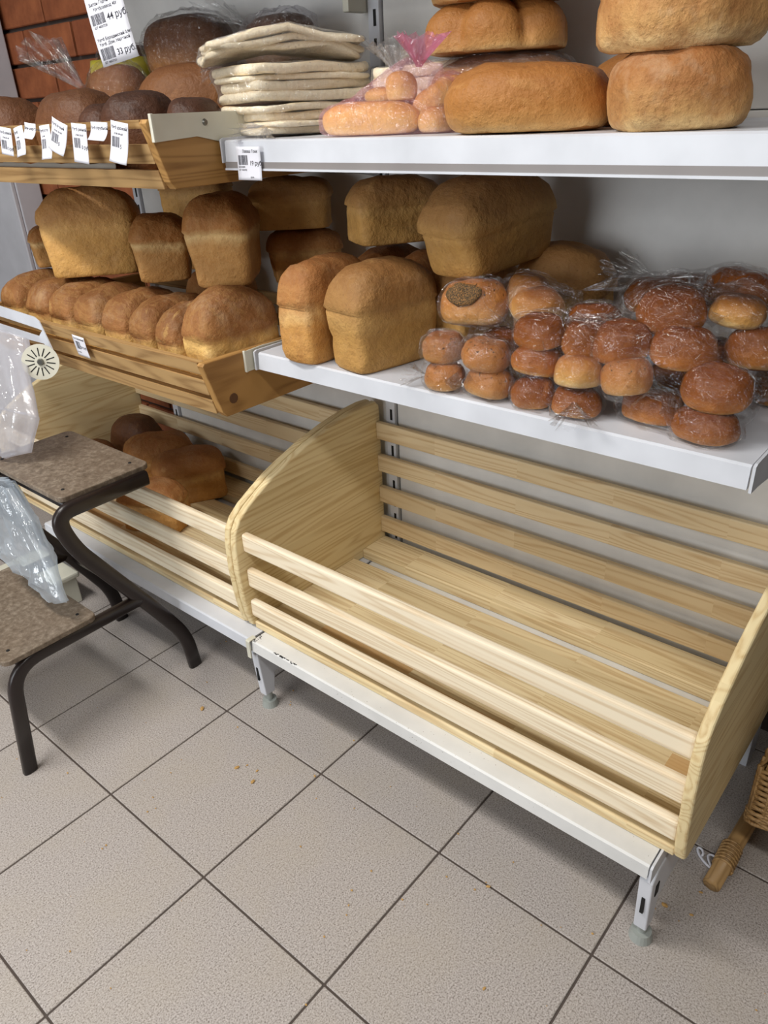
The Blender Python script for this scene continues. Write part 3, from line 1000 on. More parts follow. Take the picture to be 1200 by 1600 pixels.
# bag 3
b3 = [
    bun(1.208, 0.610, z1, .092, .072, .046, 0.1, 'bun', 'flat brown bun at the bottom left of the large right bun bag', GB, 121),
    bun(1.296, 0.588, z1, .092, .075, .046, 0.1, 'bun', 'lowest front bun of the large right bun bag, at the shelf corner', GB, 122),
    bun(1.178, 0.585, z2, .076, .072, .052, 0.5, 'bun_seed', 'round golden bun at the front left of the right bun bag', GB, 123),
    bun(1.300, 0.605, z2, .098, .080, .056, 0.3, 'bun', 'large brown bun above the lowest front bun of the right bag', GB, 124),
    bun(1.150, 0.610, z3 - .002, .088, .075, .056, 0.3, 'bun', 'reddish brown bun on the left side of the right bun bag', GB, 125),
    bun(1.235, 0.630, z3 - .006, .096, .078, .056, 0.35, 'bun', 'bun with an orange side at the heart of the right bun bag', GB, 126),
    bun(1.318, 0.690, z3 - .012, .085, .080, .060, 0.3, 'bun', 'brown bun at the upper right of the right bun bag', GB, 127),
    bun(1.200, 0.670, z4 - .002, .098, .090, .055, 0.3, 'bun', 'big round reddish bun on top of the right bun bag', GB, 128, tilt=0.2),
    bun(1.285, 0.690, z4 + .004, .080, .070, .040, 0.3, 'bun_pale', 'pale yellow bun showing its underside in the right bun bag', GB, 129),
    bun(1.150, 0.730, z4, .10, .085, .050, 0.2, 'bun', 'brown bun on the top left of the right bun bag', GB, 130),
    bun(1.255, 0.775, z4 + .010, .105, .085, .056, 0.2, 'bun', 'dark brown bun at the top back of the right bun bag', GB, 131),
    bun(1.160, 0.830, z4 - .015, .10, .085, .056, 0.2, 'bun', 'dark bun farthest back on top of the right bun bag', GB, 132),
    bun(1.255, 0.720, z2, .10, .085, .06, 0.2, 'bun', 'bun buried in the middle of the right bun bag', GB, 133),
    bun(1.200, 0.745, z1, .11, .09, .055, 0.2, 'bun', 'bun at the bottom back of the right bun bag', GB, 134),
]
b4 = [
    bun(1.345, 0.800, z1 + .001, .095, .085, .056, 0.1, 'bun', 'lower dark bun of the bag cut off by the right picture edge', GB, 141),
    bun(1.345, 0.800, z2 + .012, .095, .085, .056, 0.4, 'bun', 'middle dark bun of the bag cut off by the right picture edge', GB, 142),
    bun(1.350, 0.810, z3 + .024, .095, .085, .056, 0.2, 'bun', 'top dark bun of the bag cut off by the right picture edge', GB, 143),
]
pp = ring_mesh('poppy_filling', 0.062, 0.040, 0.010, lv_round(.6, .4, 2.0, .5), mk_poppy(), 7, n=24, amp=.004, fq=60)
pp.transform(Matrix.Rotation(R_(78), 4, 'X')); pp.transform(Matrix.Translation((-0.006, -0.040, 0.050)))
put('poppy_filling', pp, b1b[0])
GF = 'clear bags around buns on the middle shelf'
SHZ = 0.906
f1 = film('plastic_bag', b1, F['clear'], 0.5, seed=3, label='clear bag around four seeded buns at the left of the bun pile', group=GF, floorz=SHZ, stretch=[(0.80, 0.56, 0.912)])
f1b = film('plastic_bag', b1b, F['clear'], 0.45, seed=4, label='clear bag around the poppy filled roll and pale cheese bun', group=GF, floorz=SHZ, stretch=[(1.06, 0.70, 1.085)])
f2 = film('plastic_bag', b2, F['clear'], 0.7, seed=5, label='clear bag around brown buns in the middle of the bun pile', group=GF, floorz=SHZ)
f3 = film('plastic_bag', b3, F['clear'], 0.75, wr=0.007, seed=6, label='large clear bag stuffed with brown buns at the right of the shelf', group=GF, floorz=SHZ, stretch=[(1.36, 0.62, 0.925)])
f4 = film('plastic_bag', b4, F['clear'], 0.6, seed=7, label='clear bag of dark buns cut off by the right picture edge', group=GF, floorz=SHZ)
tail('bag_end', (0.815, 0.560, 0.925), (-1, -.25, -.05), 0.035, 0.030, F['clear'], f1, 1, flatz=.5)
tail('bag_end', (1.035, 0.700, 1.070), (1, .2, .30), 0.075, 0.040, F['clear'], f1b, 2, flatz=.35)
tail('bag_end', (1.115, 0.540, 0.940), (.5, -1, -.35), 0.050, 0.030, F['clear'], f2, 3, flatz=.4)
tail('bag_end', (1.120, 0.800, 1.075), (-.9, .1, .25), 0.080, 0.045, F['clear'], f3, 4, flatz=.4)

# ------------------------------------------------------------------ top shelf
ZS = 1.3095
GR = 'round loaves on the upper shelf'
me = ring_mesh('round_loaf', 0.236, 0.160, 0.087, lv_round(.78, .42, 2.3, .55), B['round'], 60, amp=.006)
place(me, 'round_loaf', (0.978, 0.598, ZS), (R_(-2), 0, 0.35), 'smooth golden oval loaf lying alone at the front of the upper shelf', 'bread', GR)
me = ring_mesh('round_loaf', 0.172, 0.178, 0.090, lv_round(.80, .5, 2.6, .42), B['round_pale'], 61, amp=.006)
place(me, 'round_loaf', (1.190, 0.608, ZS), (0, 0, 0.5), 'floury round loaf at the bottom of the right-hand stack on the upper shelf', 'bread', GR)
me = ring_mesh('round_loaf', 0.194, 0.196, 0.110, lv_round(.80, .45, 2.6, .42), B['round_pale'], 62, amp=.007)
place(me, 'round_loaf', (1.180, 0.618, ZS + 0.088), (R_(1), R_(-1), 1.1), 'cracked floury round loaf on top of the right-hand stack, cut by the picture top', 'bread', GR)
me = ring_mesh('round_loaf', 0.19, 0.16, 0.098, lv_round(.80, .45, 2.4, .45), B['round'], 63, amp=.005)
place(me, 'round_loaf', (1.075, 0.800, ZS), (0, 0, 0.4), 'round loaf half hidden behind the left side of the right-hand stack', 'bread', GR)
wl = ring_mesh('round_loaf', 0.26, 0.18, 0.112, lv_round(.80, .5, 3.0, .45), B['tin'], 64, amp=.004)
wlo = place(wl, 'wrapped_loaf', (0.785, 0.838, ZS), (0, 0, 0.25), 'loaf in crinkled film under the bumpy loaf on the upper shelf', 'bread', GR)
kn = ring_mesh('bumpy_loaf', 0.250, 0.20, 0.078, lv_round(.86, .40, 2.2, .5), B['round'], 65, n=72, amp=.003, lobes=(6, 0.24, 0.42))
place(kn, 'bumpy_loaf', (0.780, 0.820, ZS + 0.114), (0, 0, 0.3), 'bumpy pull-apart loaf resting on the film-wrapped loaf', 'bread', GR)
kn2 = ring_mesh('bumpy_loaf', 0.255, 0.20, 0.095, lv_round(.86, .40, 2.2, .5), B['round'], 66, n=72, amp=.003, lobes=(6, 0.10, 0.1))
place(kn2, 'bumpy_loaf', (0.785, 0.822, ZS + 0.186), (0, 0, 0.0), 'uppermost bumpy loaf of the left round stack, cut by the picture top', 'bread', GR)
film('plastic_bag', [wlo], F['milky'], 1.0, eps=.004, seed=9, wr=.006, label='crinkled film wrapped round the loaf under the bumpy loaf', group='bags on the upper shelf', floorz=1.309)

# flatbread packages
GL = 'folded flatbreads bagged at the left of the upper shelf'


def flatbread(cx, cy, z, L, W, h, th, seed, label, tilt=(0, 0), amp=0.006):
    lv = [(0.0, .96, .96, 7), (.15, .99, .985, 7), (.5, 1, 1, 7), (.85, .99, .985, 7), (1.0, .955, .95, 7)]
    for s in (.86, .7, .5, .3, .1):
        lv.append((1.0, s, s, 6))
    me = ring_mesh('flatbread', L, W, h, lv, B['flat'], seed, n=60, amp=0.0005)
    so = Vector((seed * 1.3, 0, 0))
    for v in me.vertices:
        v.co.z += amp * noise.noise(Vector((v.co.x * 11, v.co.y * 11, z * 2)) + so * .4) + 0.0015 * noise.noise(v.co * 60 + so)
        k = noise.noise(Vector((v.co.x * 7 + seed, v.co.y * 7, 0)))
        v.co.x *= 1 + .04 * k; v.co.y *= 1 + .05 * k
        if amp > .01:
            v.co.z += .020 * (1 - (v.co.x / (L * .5)) ** 2) - .004 * math.cos(v.co.y * 60)
    return place(me, 'flatbread', (cx, cy, z), (R_(tilt[0]), R_(tilt[1]), R_(th)), label, 'flatbread', GL)


pk = []
zz = ZS + .004
names = ['lowest', 'second', 'third', 'fourth']
cfg = [(0.412, 0.705, 79, 'bottom'), (0.402, 0.695, 74, 'middle'), (0.385, 0.690, 62, 'top')]
packs = []
for pi_, (cx, cy, th, nm) in enumerate(cfg):
    cur = []
    cnt = 4 if pi_ < 2 else 3
    hh = (0.0125, 0.0135, 0.0145)[pi_]
    for k in range(cnt):
        hk = hh * rr.choice((.75, 1.0, 1.25))
        cur.append(flatbread(cx + rr.uniform(-.009, .009), cy + rr.uniform(-.009, .009), zz, 0.27 + (0.025 if pi_ == 2 else 0), 0.17 + rr.uniform(-.01, .012), hk - .0006, th + rr.uniform(-4, 4), 70 + pi_ * 5 + k,
                             '%s folded flatbread in the %s package of the flatbread stack' % (names[k], nm), amp=0.006 if pi_ < 2 else .014))
        zz += hk
    packs.append(cur)
    zz += 0.004
for cur, nm, s_ in zip(packs, ('bottom', 'middle', 'top'), (11, 12, 13)):
    fo = film('plastic_bag', cur, F['milky'], 0.8, eps=.0025, seed=s_, wr=.004, label='milky bag around the %s package of folded flatbreads' % nm, group='bags round the flatbreads',
              floorz=cur[0].location.z - .003)
    if nm == 'top':
        tail('bag_end', (0.300, 0.640, 1.440), (-.8, -.35, -.35), 0.06, 0.040, F['milky'], fo, 6, flatz=.35)
    if nm == 'bottom':
        tail('bag_end', (0.455, 0.560, 1.328), (.25, -1, -.35), 0.050, 0.045, F['milky'], fo, 7, flatz=.5)
fbk = [flatbread(0.645, 0.845, ZS + .003 + k * .021, 0.24, 0.14, 0.0195, 20, 95 + k, '%s flatbread of the rear pile behind the flatbread packages' % n_) for k, n_ in
       enumerate(('lowest', 'second', 'third', 'fourth', 'topmost'))]
fo = film('plastic_bag', fbk[2:], F['milky'], 0.85, eps=.003, seed=14, wr=.005, label='bag around the rear flatbreads next to the shelf panel', group='bags round the flatbreads')
tail('bag_end', (0.620, 0.745, 1.40), (.1, -.35, 1), 0.055, 0.045, F['milky'], fo, 8, flatz=.6)

# pink bag with small rolls
GP = 'rolls inside the pink bag'
rolls = []


def roll(x, y, z, L, W, H, rz, lab, seed, ty=0.0):
    me = ring_mesh('bread_roll', L, W, H, lv_round(.75, .42, 2.1, .62), B['roll'], seed, n=32, amp=.002, fq=20)
    o = place(me, 'bread_roll', (x, y, z), (0, ty, rz), lab, 'roll', GP); rolls.append(o); return o


roll(0.690, 0.585, 1.311, .175, .066, .048, 0.30, 'long roll with a dark spot at the front bottom of the pink bag', 81)
roll(0.700, 0.655, 1.311, .150, .062, .048, 0.25, 'long roll behind the front roll in the pink bag', 82)
roll(0.725, 0.625, 1.358, .052, .050, .042, 0.5, 'small round roll on top in the middle of the pink bag', 83)
roll(0.680, 0.630, 1.358, .060, .040, .020, 0.3, 'flat roll lying on the front long roll in the pink bag', 84)
roll(0.782, 0.650, 1.345, .075, .036, .036, 0.8, 'slim roll on the right side of the pink bag', 85, ty=-.5)
roll(0.775, 0.690, 1.358, .055, .036, .034, 0.2, 'curved roll at the back right of the pink bag', 86)
roll(0.795, 0.625, 1.311, .060, .050, .036, 1.0, 'short roll at the lower right of the pink bag', 87)
pf = film('plastic_bag', rolls, F['pink'], 0.85, eps=.003, seed=15, wr=.009, label='pink tinted plastic bag of small rolls on the upper shelf', group=None, floorz=1.309, stretch=[(0.735, 0.66, 1.428)])
tail('bag_end', (0.738, 0.655, 1.405), (.20, -.1, 1), 0.045, 0.040, F['pinker'], pf, 9, flatz=.5)

# bagged breads in the upper bin
GU = 'bagged breads at the back of the upper bin'
ub = []
me = ring_mesh('bagged_loaf', 0.24, 0.15, 0.125, lv_round(.78, .45, 2.6, .5), B['rye_light'], 90)
ub.append(place(me, 'bagged_loaf', (-0.08, 0.838, 1.432), (R_(6), 0, .15), 'dark loaf in a shiny bag on top of the tan loaf, above the upper bin', 'bread', GU))
me = ring_mesh('bagged_loaf', 0.19, 0.12, 0.10, lv_round(.78, .45, 2.6, .5), B['rye_light'], 91)
ub2 = place(me, 'bagged_loaf', (0.21, 0.850, 1.432), (0, 0, -.1), 'dark bagged bread behind the flatbread packages, high on the upper bin', 'bread', GU)
me = ring_mesh('bagged_loaf', 0.16, 0.13, 0.21, lv_round(.78, .5, 2.4, .5), B['brown'], 92)
ub3 = place(me, 'bagged_loaf', (-0.235, 0.720, ZT), (0, 0, .3), 'crusty bread in a crumpled clear bag left of the tan loaf', 'bread', GU)
me = ring_mesh('bagged_loaf', 0.18, 0.14, 0.17, lv_round(.78, .5, 2.4, .5), B['rye_light'], 93)
ub4 = place(me, 'bagged_loaf', (-0.345, 0.835, 1.345), (0, 0, .3), 'bagged bread with a yellow wrapper at the back of the upper bin', 'bread', GU)
me = ring_mesh('bagged_loaf', 0.22, 0.14, 0.17, lv_round(.78, .5, 2.4, .5), B['rye'], 94)
place(me, 'bagged_loaf', (0.20, 0.800, ZT), (0, 0, .1), 'very dark loaf at the back right of the upper bin beside the flatbread bags', 'bread', GU)
me = ring_mesh('bagged_loaf', 0.17, 0.12, 0.085, lv_round(.8, .5, 2.8, .5), B['rye'], 98)
place(me, 'bagged_loaf', (-0.385, 0.850, ZT), (0, 0, .1), 'dark loaf low at the back left of the upper bin under the yellow wrapper', 'bread', GU)
GG = 'shiny bags in the upper bin'
film('plastic_bag', ub, F['clear'], 1.0, eps=.005, seed=16, wr=.010, label='shiny clear bag around the dark loaf on top of the tan loaf', group=GG)
fa = film('plastic_bag', [ub2], F['milky'], 1.0, eps=.006, seed=17, wr=.012, label='thin bag around the bread behind the flatbread packages', group=GG)
tail('bag_end', (0.12, 0.84, 1.52), (-1, 0, .35), 0.12, 0.06, F['clear'], fa, 12, flatz=.35)
f5 = film('plastic_bag', [ub3], F['clear'], 1.0, eps=.005, seed=18, wr=.012, label='crumpled clear bag around the crusty bread, fanning out to the left', group=GG)
tail('bag_end', (-0.245, 0.635, 1.415), (-.75, -.35, .75), 0.13, 0.075, F['clear'], f5, 10, flatz=.45)
f6 = film('plastic_bag', [ub4], F['clear'], 1.0, eps=.005, seed=19, wr=.008, label='shiny bag with yellow print around the bread at the back left', group=GG)
# yellow printed band on that bag
yb_ = ring_mesh('printed_band', 0.198, 0.158, 0.06, [(0, .97, .97, 2.4), (.3, 1, 1, 2.4), (.7, 1, 1, 2.4), (1, .97, .97, 2.4)], flat('yellow_print', (190, 176, 60), 0.4), 94)
for v in yb_.vertices:
    v.co = v.co + Vector((0, 0, 0.08))
yb_.transform(Matrix.Rotation(.3, 4, 'Z')); yb_.transform(Matrix.Translation(Vector((-0.345, 0.835, 1.345)) - f6.location))
put('printed_band', yb_, f6)

# ------------------------------------------------------------------ price tags


def text_mesh(txt, size, bold=0.0):
    cu = D.curves.new('t', 'FONT'); cu.body = txt; cu.size = size; cu.align_x = 'LEFT'; cu.offset = bold
    o = D.objects.new('t', cu); COL.objects.link(o)
    dg = bpy.context.evaluated_depsgraph_get()
    me = D.meshes.new_from_object(o.evaluated_get(dg))
    D.objects.remove(o); D.curves.remove(cu)
    return me


def sheet(w_, h_, curl, nx=6, ny=10, th=0.0004):
    """paper in local x (right) / y (up), hanging from y=0 down; curls toward +z"""
    vs, fs = [], []
    for side in (0, 1):
        for j in range(ny + 1):
            for i in range(nx + 1):
                x = -w_ / 2 + w_ * i / nx; y = -h_ * j / ny
                z = curl(i / nx, j / ny) + (th if side == 0 else 0)
                vs.append((x, y, z))
    n = (nx + 1) * (ny + 1)
    for j in range(ny):
        for i in range(nx):
            a = j * (nx + 1) + i
            fs.append((a, a + nx + 1, a + nx + 2, a + 1))
            fs.append((n + a, n + a + 1, n + a + nx + 2, n + a + nx + 1))
    rim = [i for i in range(nx + 1)] + [(j + 1) * (nx + 1) - 1 for j in range(1, ny + 1)] + [ny * (nx + 1) + i for i in range(nx - 1, -1, -1)] + [j * (nx + 1) for j in range(ny - 1, 0, -1)]
    for k in range(len(rim)):
        a, b = rim[k], rim[(k + 1) % len(rim)]
        fs.append((a, b, b + n, a + n))
    return vs, fs


def price_tag(loc, rot, w_, h_, lines, bar, label, group, cur=lambda u, v: 0.0, name='price_label'):
    """lines: (text, x, y, size); bar: list of (x, y, w, h)"""
    vs, fs = sheet(w_, h_, cur)
    o = put(name, mesh_from(name, vs, fs, M['paper'], True), None, loc)
    o.rotation_euler = rot
    tag(o, label, 'price label', group)

    def wrap(me):
        for v in me.vertices:
            u = min(1, max(0, v.co.x / w_ + .5)); q = min(1, max(0, -v.co.y / h_))
            v.co.z += cur(u, q) + 0.0007
    for (t_, x, y, s) in lines:
        me = text_mesh(t_, s, s * 0.012)
        me.transform(Matrix.Translation((x - w_ / 2, -y, 0)))
        wrap(me)
        me.materials.clear(); me.materials.append(M['ink'])
        put('lettering', me, o)
    for (x, y, bw_, bh2) in bar:
        vs2, fs2 = [], []
        rb = random.Random(int(x * 1e4) + 3)
        cx = x
        while cx < x + bw_:
            ww = rb.choice((0.0005, 0.0009, 0.0014))
            for (a, b) in ((cx, 0), (cx, 1), (cx + ww, 1), (cx + ww, 0)):
                pass
            k = len(vs2)
            vs2 += [(cx - w_ / 2, -y, 0), (cx - w_ / 2, -y - bh2, 0), (cx + ww - w_ / 2, -y - bh2, 0), (cx + ww - w_ / 2, -y, 0)]
            fs2.append((k, k + 1, k + 2, k + 3))
            cx += ww + rb.choice((0.0005, 0.0008, 0.0012))
        me = mesh_from('barcode', vs2, fs2, M['ink_grey']); wrap(me)
        put('barcode', me, o)
    return o


V = (PI / 2, 0, 0)
price_tag((0.462, 0.5095, 1.2985), V, 0.064, 0.055, [('Лаваш Тонк', .016, .0100, .0070), ('19 руб.', .034, .0305, .0105), ('ШТ 4603725', .004, .0395, .0040), ('ЦЕНА', .034, .0515, .0035), ('4607035890', .003, .0345, .0036)],
          [(0.004, 0.014, 0.024, 0.016)], 'white price label reading 19 руб. on the rail of the upper shelf', None, lambda u, v: 0.0025 * v * v)
price_tag((-0.104, 0.4055, 0.903), (PI / 2 + .12, 0, 0), 0.058, 0.052, [('Хлеб Дарницкий', .004, .0095, .0062), ('24 руб.', .030, .030, .0088), ('ШТ 460302', .004, .043, .0040)],
          [(0.010, 0.014, 0.020, 0.019)], 'white price label on the rim of the lower bin, below the fourth loaf', None, lambda u, v: 0.002 + 0.004 * v * (1 - v) + .003 * u)
GT = 'price labels hanging on the upper bin'
tt = [(-0.112, 1.346, .050, .052, 'Хлеб ржаной', '0 руб.', 'leftmost hanging label on the upper bin, cut by the picture edge', 0.10, 0),
      (-0.055, 1.346, .040, .054, 'Хлеб', '', 'narrow creased label right of the leftmost one, folded over itself', -0.15, .5),
      (-0.003, 1.352, .043, .028, 'Батон нарезной', '', 'short label folded up, third from the left on the upper bin', 0.1, 1),
      (0.052, 1.347, .040, .060, 'Хлеб сел', '', 'curled label with a barcode, fourth from the left on the upper bin', -0.06, .6),
      (0.112, 1.353, .052, .056, 'Хлеб белый', '0', 'tilted label with a folded foot, fifth from the left on the upper bin', 0.32, .7),
      (0.178, 1.347, .050, .066, 'Хлеб ржаной', '0 руб.', 'largest flat label, reading 0 руб., sixth from the left on the upper bin', 0.08, 0),
      (0.246, 1.348, .054, .030, 'Хлеб отрубной', '', 'short rolled up label, second from the right on the upper bin', 0.05, 1),
      (0.312, 1.347, .052, .066, 'Хлеб урожай', '5', 'rightmost label of the upper bin with its lower corner folded in', 0.14, .6)]
for k, (x, z, w_, h_, l1, l2, lab, rz, fd) in enumerate(tt):
    ln = [(l1, .003, .012, .0072)]
    if h_ > .045:
        ln += [('цена за шт', .012, .0205, .0052), (l2, w_ * .60, .042, .0095)] if l2 else [('цена', .010, .0205, .0052)]
    br = [(0.006, 0.024, w_ * .42, 0.017)] if h_ > .045 else []
    cr = (lambda u, v, fd=fd: 0.004 + 0.010 * fd * v ** 3 + 0.004 * fd * math.sin(u * 3.1))
    price_tag((x, 0.3645 - 0.0035 - .001 * (k % 2), z), (PI / 2 - .10, rz, 0), w_, h_, ln, br, lab, GT, cr)
# the long strip of labels hanging in from above
strip = price_tag((0.358, 0.335, 1.580), (PI / 2 - .05, -0.16, 0.30), 0.075, 0.150,
                  [('44 руб.', .036, .092, .0130), ('Батон Горчичный 0,4кг', .006, .0680, .0066), ('Хлебозавод 40г.', .012, .0755, .0066), ('ШТ 46037220', .006, .0985, .0046),
                   ('Хлеб Бородинский 0,4кг', .004, .1160, .0062), ('Хлеб. Дом. Нарезной', .006, .1225, .0062), ('33 руб.', .036, .1400, .0120), ('ШТ 46037221', .006, .1465, .0044),
                   ('ЦЕНА', .028, .0590, .0038), ('25 руб.', .036, .044, .0130), ('ШТ 46037219', .006, .0505, .0046)],
                  [(0.004, 0.079, 0.028, 0.0145), (0.004, 0.1255, 0.028, 0.016), (0.004, 0.030, 0.028, 0.0145)],
                  'long strip of price labels hanging above the upper bin, reading 44 and 33 руб.', None, lambda u, v: 0.004 * math.sin(v * 3), name='price_strip')

# ------------------------------------------------------------------ step stool
st = root('step_stool', (-0.10, 0.17, 0), 'two-step stool with dark brown tube frame and worn brown boards, at the left', 'stool')
for xs in (0.096, -0.268):
    s = 1 if xs > 0 else -1
    up_path = smooth_path([(xs, 0.388, 0.592), (xs, 0.150, 0.592), (xs, 0.172, 0.500), (xs, 0.335, 0.235), (xs, 0.405, 0.11), (xs, 0.415, 0.0)], 0.075, 8)
    if s < 0:
        pass
    part('rear_tube', tube_mesh('rear_tube', up_path, 0.0105, 0.0185, M['stool_paint'], 16, (1, 0, 0), True, 3.2), st)
    lo_path = smooth_path([(xs, 0.300, 0.287), (xs, -0.035, 0.287), (xs, -0.069, 0.0)], 0.075, 8)
    part('front_tube', tube_mesh('front_tube', lo_path, 0.0105, 0.0165, M['stool_paint'], 16, (1, 0, 0), True, 3.2), st)
for (y, z) in ((0.205, 0.580), (0.360, 0.580), (0.165, 0.275), (-0.005, 0.275), (0.325, 0.262)):
    part('cross_bar', tube_mesh('cross_bar', [(-0.262, y, z), (0.090, y, z)], 0.009, 0.010, M['stool_paint'], 10, (0, 0, 1), True, 3.5), st)


def step_board(x0, x1, y0, y1, z):
    bm = bmesh.new()
    o_ = []
    r = 0.02
    for (cx, cy, a0) in ((x1 - r, y1 - r, 0), (x0 + r, y1 - r, 90), (x0 + r, y0 + r, 180), (x1 - r, y0 + r, 270)):
        for k in range(6):
            a = R_(a0 + k * 18)
            o_.append((cx + r * math.cos(a), cy + r * math.sin(a)))
    b_ = prism('step_board', o_, 'z', z, z + 0.014, M['step'], st, 0.0025)
    for (sx, sy) in ((x0 + .04, y0 + .03), (x1 - .04, y0 + .03), (x0 + .04, y1 - .03), (x1 - .04, y1 - .03)):
        bm = bmesh.new()
        bmesh.ops.create_cone(bm, cap_ends=True, segments=10, radius1=.0045, radius2=.0035, depth=.0016, matrix=Matrix.Translation((sx, sy, z + .0146)))
        part('bolt', bm_to('bolt', bm, M['slot']), b_)


step_board(-0.285, 0.087, 0.175, 0.410, 0.606)
step_board(-0.285, 0.108, -0.050, 0.180, 0.301)

# ------------------------------------------------------------------ bag dispenser on the lower bin rim
dp = root('bag_dispenser', (-0.35, 0.36, 0.86), 'white plastic bag roll holder with slotted disc hooked on the lower bin rim', 'holder')
bm = bmesh.new()
outer = [(-0.60, 0.956), (-0.265, 0.926), (-0.243, 0.920), (-0.236, 0.908), (-0.228, 0.870), (-0.262, 0.868), (-0.60, 0.885)]
outer = [(-0.62, 0.945), (-0.262, 0.932), (-0.242, 0.924), (-0.222, 0.885), (-0.204, 0.850), (-0.215, 0.835), (-0.250, 0.868), (-0.62, 0.868)]
hole = [(-0.60, 0.912), (-0.262, 0.902), (-0.250, 0.893), (-0.258, 0.884), (-0.60, 0.886)]
for (pts) in ([(-0.62, 0.945), (-0.262, 0.932), (-0.242, 0.924), (-0.237, 0.902), (-0.262, 0.904), (-0.62, 0.915)],
              [(-0.242, 0.924), (-0.222, 0.885), (-0.200, 0.840), (-0.222, 0.842), (-0.245, 0.868), (-0.262, 0.884), (-0.246, 0.896), (-0.237, 0.902)],
              [(-0.62, 0.892), (-0.262, 0.884), (-0.245, 0.868), (-0.62, 0.862)]):
    v0 = [bm.verts.new((u, 0.3835, v)) for u, v in pts]; v1 = [bm.verts.new((u, 0.3860, v)) for u, v in pts]
    bm.faces.new(v0); bm.faces.new(list(reversed(v1)))
    for i in range(len(pts)):
        bm.faces.new((v0[i], v0[(i + 1) % len(pts)], v1[(i + 1) % len(pts)], v1[i]))
bmesh.ops.recalc_face_normals(bm, faces=bm.faces[:])
part('mounting_plate', bm_to('mounting_plate', bm, M['steel']), dp)
dc = Vector((-0.205, 0.345, 0.838))
nrm = Vector((0.80, -0.55, 0.20)).normalized()
rq = nrm.to_track_quat('Z', 'Y').to_matrix().to_4x4()
bm = bmesh.new()
bmesh.ops.create_cone(bm, cap_ends=True, segments=40, radius1=0.043, radius2=0.043, depth=0.003, matrix=Matrix.Translation(dc) @ rq)
disc = part('end_disc', bm_to('end_disc', bm, M['cream_clip']), dp)
bm = bmesh.new()
for k in range(14):
    a = 2 * PI * k / 14
    tmp = bmesh.new(); add_box(tmp, -0.0013, 0.0013, 0.014, 0.034, 0.0012, 0.0019)
    tmp.transform(Matrix.Translation(dc) @ rq @ Matrix.Rotation(a, 4, 'Z'))
    tm = D.meshes.new('t'); tmp.to_mesh(tm); tmp.free(); bm.from_mesh(tm); D.meshes.remove(tm)
part('disc_slots', bm_to('disc_slots', bm, M['slot']), disc)
bm = bmesh.new()
bmesh.ops.create_cone(bm, cap_ends=True, segments=16, radius1=0.009, radius2=0.006, depth=0.010, matrix=Matrix.Translation(dc + nrm * .005) @ rq)
part('disc_hub', bm_to('disc_hub', bm, M['screw']), disc)


# hanging packing bags


def drape(name, path, mat, seed, label, group, thick=0.03, n=40, wr=0.010):
    """closed hanging bag: path = list of (centre, half width vector, thickness)"""
    vs, fs = [], []
    so = Vector((seed, seed * 2, 0))
    lv = []
    K = 7
    for i in range(len(path) - 1):
        for k in range(K):
            t = k / K; t = t * t * (3 - 2 * t)
            c = Vector(path[i][0]).lerp(Vector(path[i + 1][0]), t)
            h = Vector(path[i][1]).lerp(Vector(path[i + 1][1]), t)
            q = path[i][2] * (1 - t) + path[i + 1][2] * t
            lv.append((c, h, q))
    lv.append((Vector(path[-1][0]), Vector(path[-1][1]), path[-1][2]))
    for i, (c, h, q) in enumerate(lv):
        dn = (lv[min(i + 1, len(lv) - 1)][0] - lv[max(0, i - 1)][0]).normalized()
        nn = h.cross(dn).normalized()
        for k in range(n):
            a = 2 * PI * k / n
            p = c + h * math.cos(a) + nn * math.sin(a) * q
            f = noise.noise(Vector((math.cos(a) * 2.2, math.sin(a) * 2.2, i * .10)) * 1.6 + so) + .6 * noise.noise(p * 26 + so) + 1.2 * max(0, 1 - 3 * abs(noise.noise(Vector((math.cos(a) * 3, math.sin(a) * 3, i * .05)) + so)))
            p += (nn * math.sin(a) + h.normalized() * math.cos(a) * .4) * f * wr
            vs.append(p)
    for i in range(len(lv) - 1):
        for k in range(n):
            a = i * n + k; b = i * n + (k + 1) % n
            fs.append((a, b, b + n, a + n))
    fs.append(tuple(range(n))); fs.append(tuple(reversed(range((len(lv) - 1) * n, len(lv) * n))))
    me = mesh_from(name, vs, fs, mat, True)
    c = Vector(path[-1][0]); centre(me, c)
    o = put(name, me, None, c)
    return tag(o, label, 'plastic bag', group)


GH = 'packing bags hanging left of the stool'
drape('packing_bag', [((-0.37, 0.335, 0.895), (0.105, 0.02, -0.01), 0.018), ((-0.305, 0.290, 0.820), (0.095, 0.02, 0.0), 0.026), ((-0.225, 0.240, 0.740), (0.110, 0.02, 0.0), 0.030),
                      ((-0.255, 0.215, 0.660), (0.100, 0.02, -0.01), 0.026), ((-0.30, 0.200, 0.632), (0.085, 0.0, 0.0), 0.010)], F['white'], 3,
      'white crumpled packing bag hanging from the roll holder onto the top step', GH)
drape('packing_bag', [((-0.170, 0.158, 0.598), (0.050, 0.0, 0.0), 0.016), ((-0.115, 0.150, 0.530), (0.085, 0.0, 0.0), 0.024), ((-0.070, 0.140, 0.460), (0.115, 0.0, -0.01), 0.026),
                      ((-0.050, 0.125, 0.405), (0.140, 0.0, -0.03), 0.022), ((-0.080, 0.115, 0.385), (0.125, 0.0, -0.03), 0.008)], F['blue'], 5,
      'bluish crumpled packing bag hanging between the two stool steps', GH)

